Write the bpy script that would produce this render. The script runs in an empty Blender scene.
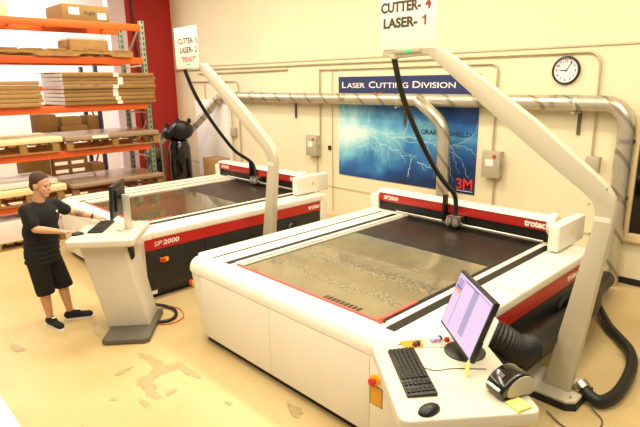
import bpy, bmesh, math, random
from mathutils import Vector, Matrix
random.seed(7)
PI = math.pi
S = bpy.context.scene
COL = S.collection

# ------------------------------------------------------------------ materials
def lin(h):
    h = h.lstrip('#'); o = []
    for i in (0, 2, 4):
        c = int(h[i:i+2], 16)/255
        o.append(c/12.92 if c <= .04045 else ((c+.055)/1.055)**2.4)
    return (*o, 1)

def mat(name, hexc, rough=.5, metal=0., var=0., scale=8., bump=0., bscale=60., coat=0., emit=None, estr=0., spec=.5, hex2=None):
    m = bpy.data.materials.new(name); m.use_nodes = True
    nt = m.node_tree; b = nt.nodes['Principled BSDF']
    b.inputs['Base Color'].default_value = lin(hexc)
    b.inputs['Roughness'].default_value = rough
    b.inputs['Metallic'].default_value = metal
    b.inputs['Specular IOR Level'].default_value = spec
    b.inputs['Coat Weight'].default_value = coat
    tc = nt.nodes.new('ShaderNodeTexCoord')
    if var > 0 or hex2:
        n = nt.nodes.new('ShaderNodeTexNoise'); n.inputs['Scale'].default_value = scale
        n.inputs['Detail'].default_value = 5
        nt.links.new(tc.outputs['Object'], n.inputs['Vector'])
        r = nt.nodes.new('ShaderNodeValToRGB')
        c = lin(hexc)
        if hex2:
            c2 = lin(hex2)
        else:
            c2 = tuple(max(0, v*(1-var)) for v in c[:3])+(1,)
        r.color_ramp.elements[0].position = .32; r.color_ramp.elements[0].color = c2
        r.color_ramp.elements[1].position = .68; r.color_ramp.elements[1].color = c
        nt.links.new(n.outputs['Fac'], r.inputs['Fac'])
        nt.links.new(r.outputs['Color'], b.inputs['Base Color'])
    if bump > 0:
        n2 = nt.nodes.new('ShaderNodeTexNoise'); n2.inputs['Scale'].default_value = bscale
        nt.links.new(tc.outputs['Object'], n2.inputs['Vector'])
        bp = nt.nodes.new('ShaderNodeBump'); bp.inputs['Strength'].default_value = bump
        bp.inputs['Distance'].default_value = .01
        nt.links.new(n2.outputs['Fac'], bp.inputs['Height'])
        nt.links.new(bp.outputs['Normal'], b.inputs['Normal'])
    if emit:
        b.inputs['Emission Color'].default_value = lin(emit)
        b.inputs['Emission Strength'].default_value = estr
    return m

M = {}
M['wall'] = mat('cream_wall_paint', '#eadfbf', .75, var=.05, scale=1.2, bump=.03, bscale=90)
M['farwall'] = mat('white_wall_paint', '#f6f3f0', .8, var=.03, scale=1.5)
M['redwall'] = mat('red_wall_paint', '#ae1a14', .6, var=.12, scale=1.5)
M['lilac'] = mat('lilac_lit_column', '#e3cfdc', .7, var=.04)  # white column; the purple light on it is put into the colour
M['trim'] = mat('wall_joint', '#cfc3a2', .7, var=.08)
M['ceil'] = mat('ceiling_paint', '#f2ecdc', .9, var=.03)
M['blackbase'] = mat('black_rubber_base', '#17140f', .6, var=.1)
M['white'] = mat('white_powder_coat', '#efe9dc', .38, var=.025, scale=3)
M['armwhite'] = mat('arm_powder_coat', '#cdc4ad', .42, var=.03, scale=3)
M['conswhite'] = mat('shaded_console_coat', '#d6cdbb', .4, var=.03, scale=4)  # white coat; the shading of the pedestal front is put into this tone
M['red'] = mat('red_enamel', '#c02a22', .35, var=.05)
M['salmon'] = mat('salmon_red_strip', '#d65850', .4, var=.05)
M['sidegrey'] = mat('anthracite_panel', '#24221e', .5, var=.12, scale=4)
M['black'] = mat('black_plastic', '#12110f', .4, var=.1)
M['blackgloss'] = mat('black_gloss', '#0b0a09', .15, var=.1, coat=.5)
M['rubber'] = mat('black_hose_rubber', '#0e0d0c', .5, var=.25, scale=14, bump=.2)
M['steel'] = mat('brushed_steel', '#c9c4b8', .3, 1., var=.15, scale=12)
M['alu'] = mat('aluminium_rail', '#d9d3c4', .35, .7, var=.08)
M['greyplate'] = mat('dark_grey_base_plate', '#5d564a', .5, var=.15)
M['greybox'] = mat('grey_enamel_box', '#b9b099', .5, .1, var=.06)
M['conduit'] = mat('conduit_metal', '#c2b693', .45, .4, var=.1)
M['letterw'] = mat('white_lettering', '#f5eee6', .5)
M['letterd'] = mat('dark_lettering', '#4c4538', .6)
M['letterr'] = mat('red_lettering', '#a33327', .6)
M['letterpink'] = mat('pink_red_lettering', '#ee5f66', .6)
M['letterblue'] = mat('dark_blue_lettering', '#25466e', .6)
M['logored'] = mat('red_logo', '#e8301f', .5)
M['signwhite'] = mat('white_sign_board', '#fbf8ee', .5, var=.02)
M['yellow'] = mat('yellow_warning', '#eaa92a', .5, var=.1, scale=30)
M['yellow2'] = mat('yellow_plastic', '#f2b01c', .4)
M['knobred'] = mat('red_knob', '#d1331a', .35)
M['note'] = mat('yellow_note_paper', '#f7ee86', .8)
M['paper'] = mat('white_paper', '#f4efe4', .8, var=.08, scale=40)
M['orange'] = mat('orange_rack_paint', '#e4611a', .45, var=.08, scale=5)
M['green'] = mat('green_grey_rack_paint', '#7d8f79', .5, var=.15, scale=9)
M['bluerack'] = mat('blue_rack_paint', '#2c3c66', .5, var=.1)
M['card'] = mat('brown_cardboard', '#96713f', .85, var=.12, scale=6)
M['card2'] = mat('kraft_cardboard', '#a98250', .85, var=.14, scale=6)
M['board'] = mat('wrapped_board', '#a98d74', .3, var=.18, scale=4, coat=.3)
M['foam'] = mat('cream_foam_board', '#ecd9a6', .7, var=.06)
M['wrap'] = mat('clear_wrapped_white_stack', '#e6dcd8', .25, var=.12, scale=5, coat=.3)
M['wood'] = mat('pallet_wood', '#ad8348', .8, var=.3, scale=9)
M['skin'] = None
M['shirt'] = mat('black_cotton', '#141210', .9, var=.25, scale=12, bump=.25, bscale=18)
M['shorts'] = mat('black_twill', '#100f0d', .9, var=.25, scale=12, bump=.3, bscale=14)
M['shoe'] = mat('black_suede', '#17191b', .85, var=.2, scale=30)
M['sole'] = mat('white_sole', '#e9e4dc', .6)
M['hair'] = mat('brown_hair', '#4a3521', .8, var=.4, scale=60, bump=.5, bscale=120)
M['lip'] = mat('lips', '#a9604f', .6)
M['eye'] = mat('dark_eye', '#1b1512', .3)
M['led'] = mat('green_status_light', '#38d67c', .4, emit='#2fd877', estr=.8)
M['clockface'] = mat('clock_face', '#efe9ee', .5)
M['glassdark'] = mat('dark_window_glass', '#0b0b0a', .1, coat=.3)
M['tan'] = mat('tan_frame_paint', '#dcc79b', .6, var=.05)
M['desk'] = mat('white_laminate', '#efebe2', .4, var=.02)
M['orangepaper'] = mat('orange_card', '#d58d25', .7, var=.1)
M['lilacbit'] = mat('lilac_plastic_bit', '#cfb4e0', .5)
M['redcord'] = mat('red_cord', '#cf4a31', .5)
M['honey'] = None
M['tri'] = mat('lemon_warning', '#e8d022', .5)
M['bag'] = mat('cloudy_plastic', '#cfc6b6', .2, var=.25, scale=25, coat=.4)
M['card3'] = mat('grey_white_card', '#d9d2c4', .6, var=.2, scale=50)
M['tagbrown'] = mat('dark_amber_tag', '#2e2208', .7)

def nodes(m):
    return m.node_tree, m.node_tree.nodes['Principled BSDF']

# floor: tan sealed concrete with worn grey blotches and hairline cracks
def floor_mat():
    m = mat('tan_sealed_concrete', '#dfc796', .42, spec=.4); nt, b = nodes(m); N = nt.nodes; L = nt.links
    tc = N.new('ShaderNodeTexCoord')
    n1 = N.new('ShaderNodeTexNoise'); n1.inputs['Scale'].default_value = .7; n1.inputs['Detail'].default_value = 6
    L.new(tc.outputs['Object'], n1.inputs['Vector'])
    r1 = N.new('ShaderNodeValToRGB')
    r1.color_ramp.elements[0].color = lin('#b9a06d'); r1.color_ramp.elements[0].position = .3
    r1.color_ramp.elements[1].color = lin('#cbb485'); r1.color_ramp.elements[1].position = .65
    L.new(n1.outputs['Fac'], r1.inputs['Fac'])
    # scattered worn spots
    n2 = N.new('ShaderNodeTexNoise'); n2.inputs['Scale'].default_value = 2.6; n2.inputs['Detail'].default_value = 4; n2.inputs['Roughness'].default_value = .55
    L.new(tc.outputs['Object'], n2.inputs['Vector'])
    r2 = N.new('ShaderNodeValToRGB'); r2.color_ramp.elements[0].position = .69; r2.color_ramp.elements[0].color = (0,0,0,1)
    r2.color_ramp.elements[1].position = .72; r2.color_ramp.elements[1].color = (1,1,1,1)
    L.new(n2.outputs['Fac'], r2.inputs['Fac'])
    mx = N.new('ShaderNodeMix'); mx.data_type = 'RGBA'
    sc = N.new('ShaderNodeMath'); sc.operation = 'MULTIPLY'; sc.inputs[1].default_value = .2
    L.new(r2.outputs['Color'], sc.inputs[0])
    L.new(sc.outputs[0], mx.inputs[0]); L.new(r1.outputs['Color'], mx.inputs[6]); mx.inputs[7].default_value = lin('#a58f66')
    # cracks
    v = N.new('ShaderNodeTexVoronoi'); v.feature = 'DISTANCE_TO_EDGE'; v.inputs['Scale'].default_value = .55
    nd = N.new('ShaderNodeTexNoise'); nd.inputs['Scale'].default_value = 2.5; nd.inputs['Detail'].default_value = 5
    L.new(tc.outputs['Object'], nd.inputs['Vector'])
    va = N.new('ShaderNodeVectorMath'); va.operation = 'MULTIPLY_ADD'; va.inputs[1].default_value = (.35,.35,0)
    L.new(nd.outputs['Color'], va.inputs[0]); L.new(tc.outputs['Object'], va.inputs[2])
    L.new(va.outputs[0], v.inputs['Vector'])
    r3 = N.new('ShaderNodeValToRGB'); r3.color_ramp.elements[0].position = 0; r3.color_ramp.elements[0].color = (.14,.14,.14,1)
    r3.color_ramp.elements[1].position = .006; r3.color_ramp.elements[1].color = (0,0,0,1)
    L.new(v.outputs['Distance'], r3.inputs['Fac'])
    mx2 = N.new('ShaderNodeMix'); mx2.data_type = 'RGBA'
    L.new(r3.outputs['Color'], mx2.inputs[0]); L.new(mx.outputs[2], mx2.inputs[6]); mx2.inputs[7].default_value = lin('#8a744c')
    L.new(mx2.outputs[2], b.inputs['Base Color'])
    return m
M['floor'] = floor_mat()
M['stain'] = mat('bare_concrete_stain', '#b3a074', .5, var=.15, scale=14)

def skin_mat():
    m = mat('skin', '#d29c79', .55, var=.08, scale=20); nt, b = nodes(m); N = nt.nodes; L = nt.links
    b.inputs['Subsurface Weight'].default_value = .05
    src = b.inputs['Base Color'].links[0].from_socket
    tc = N.new('ShaderNodeTexCoord')
    d = N.new('ShaderNodeVectorMath'); d.operation = 'DISTANCE'; d.inputs[1].default_value = (.24,.29,1.30)
    L.new(tc.outputs['Object'], d.inputs[0])
    lt = N.new('ShaderNodeMath'); lt.operation = 'LESS_THAN'; lt.inputs[1].default_value = .06
    L.new(d.outputs['Value'], lt.inputs[0])
    n = N.new('ShaderNodeTexNoise'); n.inputs['Scale'].default_value = 38
    L.new(tc.outputs['Object'], n.inputs['Vector'])
    gt = N.new('ShaderNodeMath'); gt.operation = 'GREATER_THAN'; gt.inputs[1].default_value = .42
    L.new(n.outputs['Fac'], gt.inputs[0])
    mu = N.new('ShaderNodeMath'); mu.operation = 'MULTIPLY'
    L.new(lt.outputs[0], mu.inputs[0]); L.new(gt.outputs[0], mu.inputs[1])
    mu2 = N.new('ShaderNodeMath'); mu2.operation = 'MULTIPLY'; mu2.inputs[1].default_value = .7
    L.new(mu.outputs[0], mu2.inputs[0])
    mx = N.new('ShaderNodeMix'); mx.data_type = 'RGBA'
    L.new(mu2.outputs[0], mx.inputs[0]); L.new(src, mx.inputs[6]); mx.inputs[7].default_value = lin('#3d4a48')
    L.new(mx.outputs[2], b.inputs['Base Color'])
    return m
M['skin'] = skin_mat()

def bed_mat():
    # dark honeycomb cutting bed in strips
    m = mat('dark_honeycomb_bed', '#382a20', .36, spec=.5); nt, b = nodes(m); N = nt.nodes; L = nt.links
    tc = N.new('ShaderNodeTexCoord')
    br = N.new('ShaderNodeTexBrick'); br.offset = 0
    br.inputs['Scale'].default_value = 1; br.inputs['Brick Width'].default_value = .62; br.inputs['Row Height'].default_value = .31
    br.inputs['Mortar Size'].default_value = .004
    br.inputs['Color1'].default_value = lin('#2a1f18'); br.inputs['Color2'].default_value = lin('#1f1713'); br.inputs['Mortar'].default_value = lin('#4f4336')
    L.new(tc.outputs['Object'], br.inputs['Vector'])
    n = N.new('ShaderNodeTexNoise'); n.inputs['Scale'].default_value = 3; n.inputs['Detail'].default_value = 6
    L.new(tc.outputs['Object'], n.inputs['Vector'])
    mx = N.new('ShaderNodeMix'); mx.data_type = 'RGBA'; mx.blend_type = 'MULTIPLY'; mx.inputs[0].default_value = .6
    L.new(br.outputs['Color'], mx.inputs[6]); L.new(n.outputs['Color'], mx.inputs[7])
    L.new(mx.outputs[2], b.inputs['Base Color'])
    vo = N.new('ShaderNodeTexVoronoi'); vo.inputs['Scale'].default_value = 70
    L.new(tc.outputs['Object'], vo.inputs['Vector'])
    bp = N.new('ShaderNodeBump'); bp.inputs['Strength'].default_value = .15; bp.inputs['Distance'].default_value = .004
    L.new(vo.outputs['Distance'], bp.inputs['Height']); L.new(bp.outputs['Normal'], b.inputs['Normal'])
    return m
M['honey'] = bed_mat()

def sheet_mat(name, base, specks):
    # clear acrylic sheet over the bed; rows of cut letters, their glints put into the speck colours
    m = mat(name, base, .06, spec=.7); nt, b = nodes(m); N = nt.nodes; L = nt.links
    tc = N.new('ShaderNodeTexCoord'); sp = N.new('ShaderNodeSeparateXYZ')
    L.new(tc.outputs['Object'], sp.inputs[0])
    n = N.new('ShaderNodeTexNoise'); n.inputs['Scale'].default_value = 1.6; n.inputs['Detail'].default_value = 5
    L.new(tc.outputs['Object'], n.inputs['Vector'])
    r = N.new('ShaderNodeValToRGB')
    c = lin(base)
    r.color_ramp.elements[0].color = tuple(v*.75 for v in c[:3])+(1,); r.color_ramp.elements[0].position = .3
    r.color_ramp.elements[1].color = tuple(min(1, v*1.15) for v in c[:3])+(1,); r.color_ramp.elements[1].position = .7
    L.new(n.outputs['Fac'], r.inputs['Fac'])
    col = r.outputs['Color']
    if specks:
        # fragments of letters in rows across the sheet
        mp = N.new('ShaderNodeMapping'); mp.inputs['Scale'].default_value = (48, 110, 1)
        L.new(tc.outputs['Object'], mp.inputs['Vector'])
        vo = N.new('ShaderNodeTexNoise'); vo.inputs['Scale'].default_value = 1.0; vo.inputs['Detail'].default_value = 3
        L.new(mp.outputs[0], vo.inputs['Vector'])
        g = N.new('ShaderNodeMath'); g.operation = 'GREATER_THAN'; g.inputs[1].default_value = .54
        L.new(vo.outputs['Fac'], g.inputs[0])
        # bands in y
        wob = N.new('ShaderNodeTexNoise'); wob.inputs['Scale'].default_value = 2.2; wob.inputs['Detail'].default_value = 4
        L.new(tc.outputs['Object'], wob.inputs['Vector'])
        ad = N.new('ShaderNodeMath'); ad.operation = 'MULTIPLY_ADD'; ad.inputs[1].default_value = .45
        L.new(wob.outputs['Fac'], ad.inputs[0]); L.new(sp.outputs['Y'], ad.inputs[2])
        rb = N.new('ShaderNodeValToRGB'); rb.color_ramp.interpolation = 'CONSTANT'
        e = rb.color_ramp.elements
        e[0].position = 0; e[0].color = (0,0,0,1)
        e[1].position = .33; e[1].color = (1,1,1,1)
        for p, v in ((.39, 0), (.50, 1), (.60, .0), (.66, .6), (.72, 0)):
            q = e.new(p); q.color = (v,v,v,1)
        dv = N.new('ShaderNodeMath'); dv.operation = 'DIVIDE'; dv.inputs[1].default_value = 2.4
        L.new(ad.outputs[0], dv.inputs[0]); L.new(dv.outputs[0], rb.inputs['Fac'])
        mu = N.new('ShaderNodeMath'); mu.operation = 'MULTIPLY'
        L.new(g.outputs[0], mu.inputs[0]); L.new(rb.outputs['Color'], mu.inputs[1])
        mx = N.new('ShaderNodeMix'); mx.data_type = 'RGBA'
        m5 = N.new('ShaderNodeMath'); m5.operation = 'MULTIPLY'; m5.inputs[1].default_value = .7
        L.new(mu.outputs[0], m5.inputs[0])
        L.new(m5.outputs[0], mx.inputs[0]); L.new(col, mx.inputs[6]); n3 = N.new('ShaderNodeTexNoise'); n3.inputs['Scale'].default_value = 30; L.new(tc.outputs['Object'], n3.inputs['Vector'])
        r3 = N.new('ShaderNodeValToRGB'); r3.color_ramp.elements[0].position = .47; r3.color_ramp.elements[0].color = lin('#53482f'); r3.color_ramp.elements[1].position = .53; r3.color_ramp.elements[1].color = lin('#bdb192')
        L.new(n3.outputs['Fac'], r3.inputs['Fac']); L.new(r3.outputs['Color'], mx.inputs[7])
        col = mx.outputs[2]
        bp = N.new('ShaderNodeBump'); bp.inputs['Strength'].default_value = 1.0; bp.inputs['Distance'].default_value = .012
        L.new(mu.outputs[0], bp.inputs['Height']); L.new(bp.outputs['Normal'], b.inputs['Normal'])
    L.new(col, b.inputs['Base Color'])
    return m
def rack_mat():
    m = mat('punched_green_rack_paint', '#7d8f79', .5); nt, b = nodes(m); N = nt.nodes; L = nt.links
    tc = N.new('ShaderNodeTexCoord'); sp = N.new('ShaderNodeSeparateXYZ'); L.new(tc.outputs['Object'], sp.inputs[0])
    def mth(op, a, bb, c=None):
        q = N.new('ShaderNodeMath'); q.operation = op
        for i, v in enumerate((a, bb, c)):
            if v is None: continue
            if isinstance(v, (int, float)): q.inputs[i].default_value = v
            else: L.new(v, q.inputs[i])
        return q.outputs[0]
    zf = mth('FRACT', mth('MULTIPLY', sp.outputs['Z'], 10), 0)
    za = mth('LESS_THAN', zf, .5)
    xa = mth('LESS_THAN', mth('ABSOLUTE', mth('SUBTRACT', mth('ABSOLUTE', sp.outputs['X'], 0), .48), 0), .018)
    ya = mth('LESS_THAN', mth('ABSOLUTE', mth('SUBTRACT', mth('ABSOLUTE', mth('ADD', sp.outputs['Y'], 1.48), 0), 1.57), 0), .016)
    msk = mth('MULTIPLY', za, mth('MAXIMUM', xa, ya))
    mx = N.new('ShaderNodeMix'); mx.data_type = 'RGBA'; L.new(msk, mx.inputs[0]); mx.inputs[6].default_value = lin('#7d8f79'); mx.inputs[7].default_value = lin('#2a2a26')
    L.new(mx.outputs[2], b.inputs['Base Color']); return m
M['rackgreen'] = rack_mat()
M['sheetA'] = sheet_mat('clear_cut_acrylic', '#82775b', True)
M['sheetB'] = sheet_mat('clear_acrylic', '#5f5540', False)

def duct_mat():
    m = mat('spiral_duct_metal', '#cdc6b4', .36, .65, var=.15, scale=6); nt, b = nodes(m); N = nt.nodes; L = nt.links
    tc = N.new('ShaderNodeTexCoord')
    w = N.new('ShaderNodeTexWave'); w.inputs['Scale'].default_value = 1.3; w.inputs['Distortion'].default_value = .3; w.bands_direction = 'DIAGONAL'
    L.new(tc.outputs['Object'], w.inputs['Vector'])
    r = N.new('ShaderNodeValToRGB'); r.color_ramp.elements[0].position = .9; r.color_ramp.elements[0].color = (0,0,0,1)
    r.color_ramp.elements[1].position = .98; r.color_ramp.elements[1].color = (1,1,1,1)
    L.new(w.outputs['Fac'], r.inputs['Fac'])
    bp = N.new('ShaderNodeBump'); src = b.inputs['Base Color'].links[0].from_socket
    mx = N.new('ShaderNodeMix'); mx.data_type = 'RGBA'; L.new(r.outputs['Color'], mx.inputs[0]); L.new(src, mx.inputs[6]); mx.inputs[7].default_value = lin('#9a917d'); L.new(mx.outputs[2], b.inputs['Base Color'])
    bp.inputs['Strength'].default_value = .35; bp.inputs['Distance'].default_value = .01
    L.new(r.outputs['Color'], bp.inputs['Height']); L.new(bp.outputs['Normal'], b.inputs['Normal'])
    return m
M['duct'] = duct_mat()

def lightning_mat():
    # blue printed banner: pale cyan clouds on the left fading to navy at right, lightning streaks
    m = mat('blue_lightning_print', '#1c4f9c', .35); nt, b = nodes(m); N = nt.nodes; L = nt.links
    tc = N.new('ShaderNodeTexCoord'); sp = N.new('ShaderNodeSeparateXYZ'); L.new(tc.outputs['Object'], sp.inputs[0])
    # object x 0..3.1, z 0..1.61
    n = N.new('ShaderNodeTexNoise'); n.inputs['Scale'].default_value = 1.5; n.inputs['Detail'].default_value = 6
    L.new(tc.outputs['Object'], n.inputs['Vector'])
    a = N.new('ShaderNodeMath'); a.operation = 'MULTIPLY_ADD'; a.inputs[1].default_value = -.16; a.inputs[2].default_value = .72
    L.new(sp.outputs['X'], a.inputs[0])
    # brightness toward height z~1.1
    zc = N.new('ShaderNodeMath'); zc.operation = 'SUBTRACT'; zc.inputs[1].default_value = .92; L.new(sp.outputs['Z'], zc.inputs[0])
    za = N.new('ShaderNodeMath'); za.operation = 'ABSOLUTE'; L.new(zc.outputs[0], za.inputs[0])
    zm = N.new('ShaderNodeMath'); zm.operation = 'MULTIPLY_ADD'; zm.inputs[1].default_value = -.62; L.new(za.outputs[0], zm.inputs[0]); L.new(a.outputs[0], zm.inputs[2])
    nm = N.new('ShaderNodeMath'); nm.operation = 'MULTIPLY_ADD'; nm.inputs[1].default_value = .75; L.new(n.outputs['Fac'], nm.inputs[0]); L.new(zm.outputs[0], nm.inputs[2])
    r = N.new('ShaderNodeValToRGB'); e = r.color_ramp.elements
    e[0].position = .25; e[0].color = lin('#16305f'); e[1].position = 1.0; e[1].color = lin('#d9f3ee')
    for p, c in ((.45, '#1c4789'), (.62, '#3579b8'), (.8, '#7cc3dc')):
        q = e.new(p); q.color = lin(c)
    L.new(nm.outputs[0], r.inputs['Fac'])
    L.new(r.outputs['Color'], b.inputs['Base Color'])
    return m
M['lightning'] = lightning_mat()
M['streak'] = mat('pale_cyan_print', '#c4ecf2', .4)
M['navy'] = mat('navy_print', '#2c3768', .4, var=.12, scale=1.5)

def screen_mat():
    m = mat('lit_screen', '#1d1a22', .35, emit='#dfc2e2', estr=1.75)
    return m
M['screen'] = screen_mat()
M['screenpanel'] = mat('lit_screen_panel', '#1d1a22', .35, emit='#ab9cc0', estr=1.7)
M['screenline'] = mat('lit_screen_line', '#1d1a22', .35, emit='#4a4468', estr=1.7)
M['screenblue'] = mat('lit_screen_blue', '#1d1a22', .35, emit='#6f8bd0', estr=1.7)
M['screenpink'] = mat('lit_screen_pink', '#1d1a22', .35, emit='#cc6f98', estr=1.7)

# ------------------------------------------------------------------ mesh builder
class MB:
    def __init__(s): s.bm = bmesh.new()
    def box(s, x0, x1, y0, y1, z0, z1, mtx=None):
        r = bmesh.ops.create_cube(s.bm, size=1)
        T = Matrix.Translation(((x0+x1)/2, (y0+y1)/2, (z0+z1)/2)) @ Matrix.Diagonal((abs(x1-x0), abs(y1-y0), abs(z1-z0), 1))
        if mtx: T = mtx @ T
        bmesh.ops.transform(s.bm, matrix=T, verts=r['verts']); return s
    def prism(s, poly, axis, a, b):
        def P(p, t):
            if axis == 'y': return (p[0], t, p[1])
            if axis == 'x': return (t, p[0], p[1])
            return (p[0], p[1], t)
        v0 = [s.bm.verts.new(P(p, a)) for p in poly]; v1 = [s.bm.verts.new(P(p, b)) for p in poly]
        n = len(poly)
        s.bm.faces.new(v0); s.bm.faces.new(v1[::-1])
        for i in range(n):
            s.bm.faces.new((v0[i], v1[i], v1[(i+1) % n], v0[(i+1) % n]))
        return s
    def tube(s, pts, r, n=12, cap=True, ripple=None):
        pts = [Vector(p) for p in pts]; rings = []
        up = Vector((0, 0, 1)); prev = None
        for i, p in enumerate(pts):
            d = (pts[min(i+1, len(pts)-1)] - pts[max(i-1, 0)]).normalized()
            if prev is None:
                a = d.cross(up)
                if a.length < 1e-3: a = d.cross(Vector((0, 1, 0)))
                a.normalize()
            else:
                a = prev - d*prev.dot(d); a.normalize()
            prev = a; b = d.cross(a)
            rr = r[i] if isinstance(r, (list, tuple)) else r
            rings.append([s.bm.verts.new(p + (a*math.cos(2*PI*k/n) + b*math.sin(2*PI*k/n))*rr) for k in range(n)])
        for i in range(len(rings)-1):
            for k in range(n):
                s.bm.faces.new((rings[i][k], rings[i][(k+1) % n], rings[i+1][(k+1) % n], rings[i+1][k]))
        if cap:
            s.bm.faces.new(rings[0][::-1]); s.bm.faces.new(rings[-1])
        return s
    def lathe(s, prof, mtx=None, n=28, cap=True):
        rings = []
        for r, z in prof:
            if r < 1e-5: rings.append([s.bm.verts.new((0, 0, z))])
            else: rings.append([s.bm.verts.new((r*math.cos(2*PI*k/n), r*math.sin(2*PI*k/n), z)) for k in range(n)])
        vs = [v for R in rings for v in R]
        for i in range(len(rings)-1):
            A, B = rings[i], rings[i+1]
            for k in range(n):
                k2 = (k+1) % n
                if len(A) == 1 and len(B) == 1: continue
                if len(A) == 1: s.bm.faces.new((A[0], B[k2], B[k]))
                elif len(B) == 1: s.bm.faces.new((A[k], A[k2], B[0]))
                else: s.bm.faces.new((A[k], A[k2], B[k2], B[k]))
        if cap and len(rings[0]) > 1: s.bm.faces.new(rings[0][::-1])
        if cap and len(rings[-1]) > 1: s.bm.faces.new(rings[-1])
        if mtx: bmesh.ops.transform(s.bm, matrix=mtx, verts=vs)
        return s
    def ball(s, c, r, sx=1, sy=1, sz=1, mtx=None, sub=3):
        q = bmesh.ops.create_icosphere(s.bm, subdivisions=sub, radius=1)
        T = Matrix.Translation(c) @ (mtx or Matrix.Identity(4)) @ Matrix.Diagonal((r*sx, r*sy, r*sz, 1))
        bmesh.ops.transform(s.bm, matrix=T, verts=q['verts']); return s
    def limb(s, a, b, ra, rb, sub=2):
        t = bmesh.new()
        for c, r in ((a, ra), (b, rb)):
            bmesh.ops.create_icosphere(t, subdivisions=sub, radius=r, matrix=Matrix.Translation(c))
        h = bmesh.ops.convex_hull(t, input=t.verts)
        inter = list({e for e in h['geom_interior'] if isinstance(e, bmesh.types.BMVert)})
        bmesh.ops.delete(t, geom=inter, context='VERTS')
        me = bpy.data.meshes.new('t'); t.to_mesh(me); t.free(); s.bm.from_mesh(me); bpy.data.meshes.remove(me)
        return s
    def bevel(s, w, seg=2, ang=.5):
        bmesh.ops.recalc_face_normals(s.bm, faces=s.bm.faces)
        ed = [e for e in s.bm.edges if len(e.link_faces) == 2 and e.calc_face_angle(0) > ang]
        bmesh.ops.bevel(s.bm, geom=ed, offset=w, segments=seg, profile=.5, affect='EDGES', clamp_overlap=True)
        return s
    def build(s, name, m, parent=None, loc=None, rotz=0, smooth=True, recalc=True):
        if recalc: bmesh.ops.recalc_face_normals(s.bm, faces=s.bm.faces)
        me = bpy.data.meshes.new(name)
        for f in s.bm.faces: f.smooth = smooth
        for e in s.bm.edges:
            if len(e.link_faces) == 2 and e.calc_face_angle(0) > .6: e.smooth = False
        s.bm.to_mesh(me); s.bm.free()
        me.materials.append(m)
        o = bpy.data.objects.new(name, me); COL.objects.link(o)
        if parent: o.parent = parent
        if loc: o.location = loc
        if rotz: o.rotation_euler = (0, 0, rotz)
        return o

def box(name, m, x0, x1, y0, y1, z0, z1, parent=None, bev=0, seg=2):
    b = MB().box(x0, x1, y0, y1, z0, z1)
    if bev: b.bevel(bev, seg)
    return b.build(name, m, parent)

def tag(o, label, cat, group=None, kind=None):
    o['label'] = label; o['category'] = cat
    if group: o['group'] = group
    if kind: o['kind'] = kind
    return o
def thing(name, label, cat, loc=(0,0,0), rotz=0, group=None):
    o = bpy.data.objects.new(name, None); COL.objects.link(o)
    o.empty_display_size = .1
    o.location = loc; o.rotation_euler = (0, 0, rotz)
    return tag(o, label, cat, group)
def struct(o, label=None, cat=None):
    o['kind'] = 'structure'
    if label: o['label'] = label
    if cat: o['category'] = cat
    return o
def dup(root, loc=None, label=None, rotz=None):
    def cp(o, par):
        c = o.copy(); COL.objects.link(c)
        if par: c.parent = par
        for ch in list(o.children): cp(ch, c)
        return c
    r = cp(root, None)
    if loc is not None: r.location = loc
    if rotz is not None: r.rotation_euler = (0, 0, rotz)
    if label: r['label'] = label
    return r

def catmull(pts, k=8):
    pts = [Vector(p) for p in pts]; P = [pts[0]*2-pts[1]] + pts + [pts[-1]*2-pts[-2]]; o = []
    for i in range(1, len(P)-2):
        a, b, c, d = P[i-1], P[i], P[i+1], P[i+2]
        for j in range(k):
            t = j/k
            o.append(.5*((2*b)+(c-a)*t+(2*a-5*b+4*c-d)*t*t+(3*b-a-3*c+d)*t**3))
    o.append(pts[-1]); return o

def frame(origin, xdir, updir):
    x = Vector(xdir).normalized(); u = Vector(updir); u = (u - x*u.dot(x)).normalized(); n = x.cross(u)
    m = Matrix.Identity(4)
    for i in range(3):
        m[i][0] = x[i]; m[i][1] = u[i]; m[i][2] = n[i]; m[i][3] = origin[i]
    return m

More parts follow.
